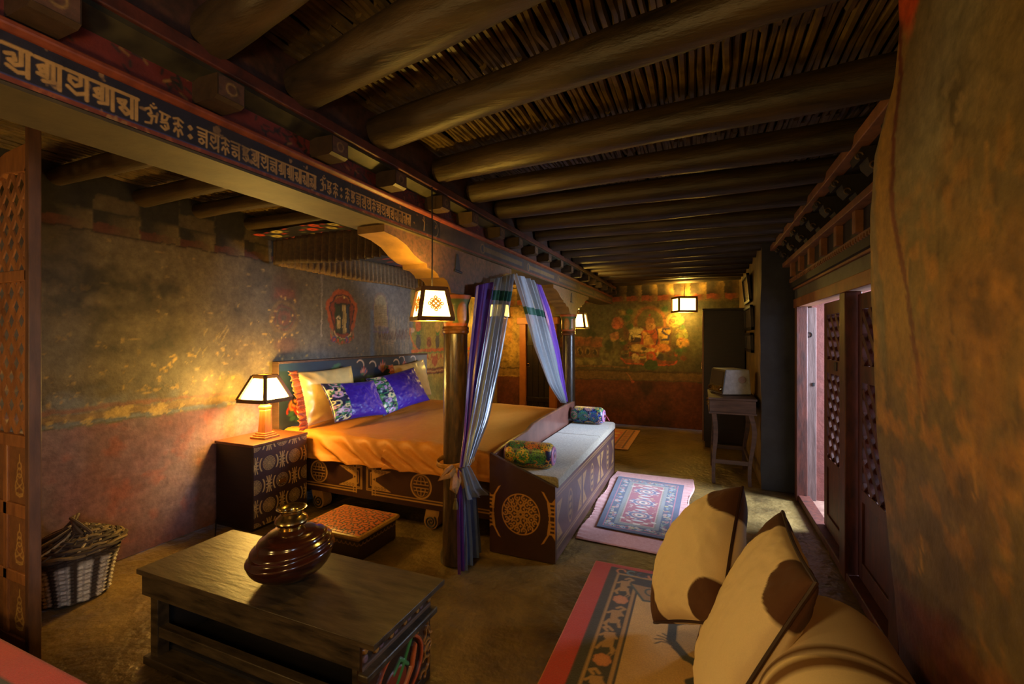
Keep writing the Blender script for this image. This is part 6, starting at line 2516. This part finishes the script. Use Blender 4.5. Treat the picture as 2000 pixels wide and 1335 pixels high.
for y in (ay0 + .03, ay1 - .03):
    mb.box(ax0 + .04, ax1 - .04, y - .012, y + .012, .20, .24)
for x in (ax0 + .04, ax1 - .045):
    mb.box(x - .012, x + .012, ay0 + .03, ay1 - .03, .20, .235)
mb.build('stretcher', M['oldwood'], rt, bevel=.002)

rd = thing('radio', 'old grey-sided radio with dark dial front on the console table', 'radio', (.27, 5.35, .853), rz=radians(20))
mb = MB()
D, Wd, Hh = .24, .36, .255      # depth along -X face outward, the front faces -X
pr = [(-.135, 0), (-.10, Hh), (.13, Hh), (.15, .01), (.15, 0)]
mb.prism(pr[::-1], (0, -Wd / 2, .008), (1, 0, 0), (0, 0, 1), (0, Wd, 0))
mb.build('case', mat('grey_painted_case', S(198, 202, 212), .6, scale=30, color2=S(166, 170, 180), bump=.001), rd, world=False, bevel=.008)
mb = MB()
n_ = Vector((-Hh, 0, -.035)).normalized()
up_ = Vector((.035, 0, Hh)).normalized()
o_ = Vector((-.1355, 0, .012))


def plate(mb, y0, y1, z0, z1, t):
    a = [o_ + up_ * z + Vector((0, y, 0)) for y, z in ((y0, z0), (y1, z0), (y1, z1), (y0, z1))]
    b = [p + n_ * t for p in a]
    mb.add(a + b, [(0, 1, 2, 3), (7, 6, 5, 4), (0, 4, 5, 1), (1, 5, 6, 2), (2, 6, 7, 3), (3, 7, 4, 0)])


plate(mb, -.178, .178, .005, .25, .008)
mb.build('front_surround', M['brass'] if 0 else mat('dark_radio_front', S(40, 28, 18), .35, coat=.4), rd, world=False)
mb = MB()
plate(mb, -.15, .15, .09, .235, .011)
mb.build('speaker_cloth', mat('speaker_cloth', S(66, 50, 28), .9, scale=200, color2=S(44, 33, 20)), rd, world=False)
mb = MB()
plate(mb, -.12, .12, .02, .075, .011)
mb.build('dial', mat('dial_glass', S(110, 80, 30), .2, scale=30, color2=S(60, 44, 20)), rd, world=False)
for y in (-.14, .14):
    mb = MB()
    q_ = o_ + up_ * .05 + Vector((0, y, 0))
    mb.tube([q_, q_ + n_ * .03], .018, n=18)
    mb.build('tuning_knob', M['brass'], rd, world=False)
mb = MB()
mb.lathe([(.03, -Wd / 2), (.034, -Wd / 2 - .004), (.034, -Wd / 2 - .018), (.03, -Wd / 2 - .024), (.001, -Wd / 2 - .024)], (.05, 0, .16), 24, axis='Y')
mb.build('side_knob', mat('pale_knob', S(170, 150, 150), .5), rd, world=False)
for x, y in ((-.11, -.15), (-.11, .15), (.13, -.15), (.13, .15)):
    mb = MB()
    mb.box(x - .012, x + .012, y - .012, y + .012, 0, .009)
    mb.build('rubber_foot', M['cord'], rd, world=False)

wd = thing('wardrobe', 'tall plain dark wardrobe standing by the mural wall', 'wardrobe', (.265, 7.0, 0))
mb = MB()
mb.box(.03, .515, 6.52, 7.55, .08, 1.80).box(.045, .5, 6.54, 7.53, .0, .08)
mb.build('carcass', M['darkwood'], wd, bevel=.004)
mb = MB()
mb.box(.012, .52, 6.50, 7.57, 1.80, 1.825)
mb.build('top_board', M['darkwood'], wd, bevel=.003)
for k in range(2):
    mb = MB()
    mb.box(.010, .03, 6.53 + .51 * k, 7.03 + .51 * k, .09, 1.79)
    dr = mb.build('door', mat('lit_wardrobe_door', S(120, 76, 40), .4) if k == 0 else bpy.data.materials['lit_wardrobe_door'], wd, bevel=.003)  # paler door colour stands in for lamplight on this side
    mb = MB()
    mb.tube([(.004, 7.0 + .06 * k, 1.0), (.004, 7.0 + .06 * k, 1.1)], .006, n=8)
    mb.build('handle', M['brass'], dr)

for i, (y0, y1, z0, z1, lean) in enumerate(((5.72, 6.40, 1.85, 2.17, .10), (5.52, 6.32, 1.53, 1.80, .05), (5.55, 6.22, 1.28, 1.50, .04))):
    t = thing('picture_frame', ('dark framed picture hanging highest on the wall above the console table', 'dark framed picture hanging in the middle of three on the right wall',
                                'dark framed picture hanging lowest, behind the radio')[i], 'picture', (.52, (y0 + y1) / 2, z0), group='framed pictures on the right wall')
    mb = MB()
    f = .03

    def q(y, z, d):
        return (.525 - d - lean * (z - z0) * 1.0, y, z)
    for a0, a1, b0, b1 in ((y0, y1, z0, z0 + f), (y0, y1, z1 - f, z1), (y0, y0 + f, z0, z1), (y1 - f, y1, z0, z1)):
        mb.add([q(a0, b0, 0), q(a1, b0, 0), q(a1, b1, 0), q(a0, b1, 0), q(a0, b0, .03), q(a1, b0, .03), q(a1, b1, .03), q(a0, b1, .03)],
               [(0, 1, 2, 3), (7, 6, 5, 4), (0, 4, 5, 1), (1, 5, 6, 2), (2, 6, 7, 3), (3, 7, 4, 0)])
    mb.build('frame', M['darkwood'], t, bevel=.002)
    mb = MB()
    mb.add([q(y0, z0, .01), q(y1, z0, .01), q(y1, z1, .01), q(y0, z1, .01)], [(3, 2, 1, 0)])
    mb.build('picture', mat('faded_print', S(130, 112, 84), .25, scale=9, color2=S(60, 50, 40)) if i == 0 else bpy.data.materials['faded_print'], t)
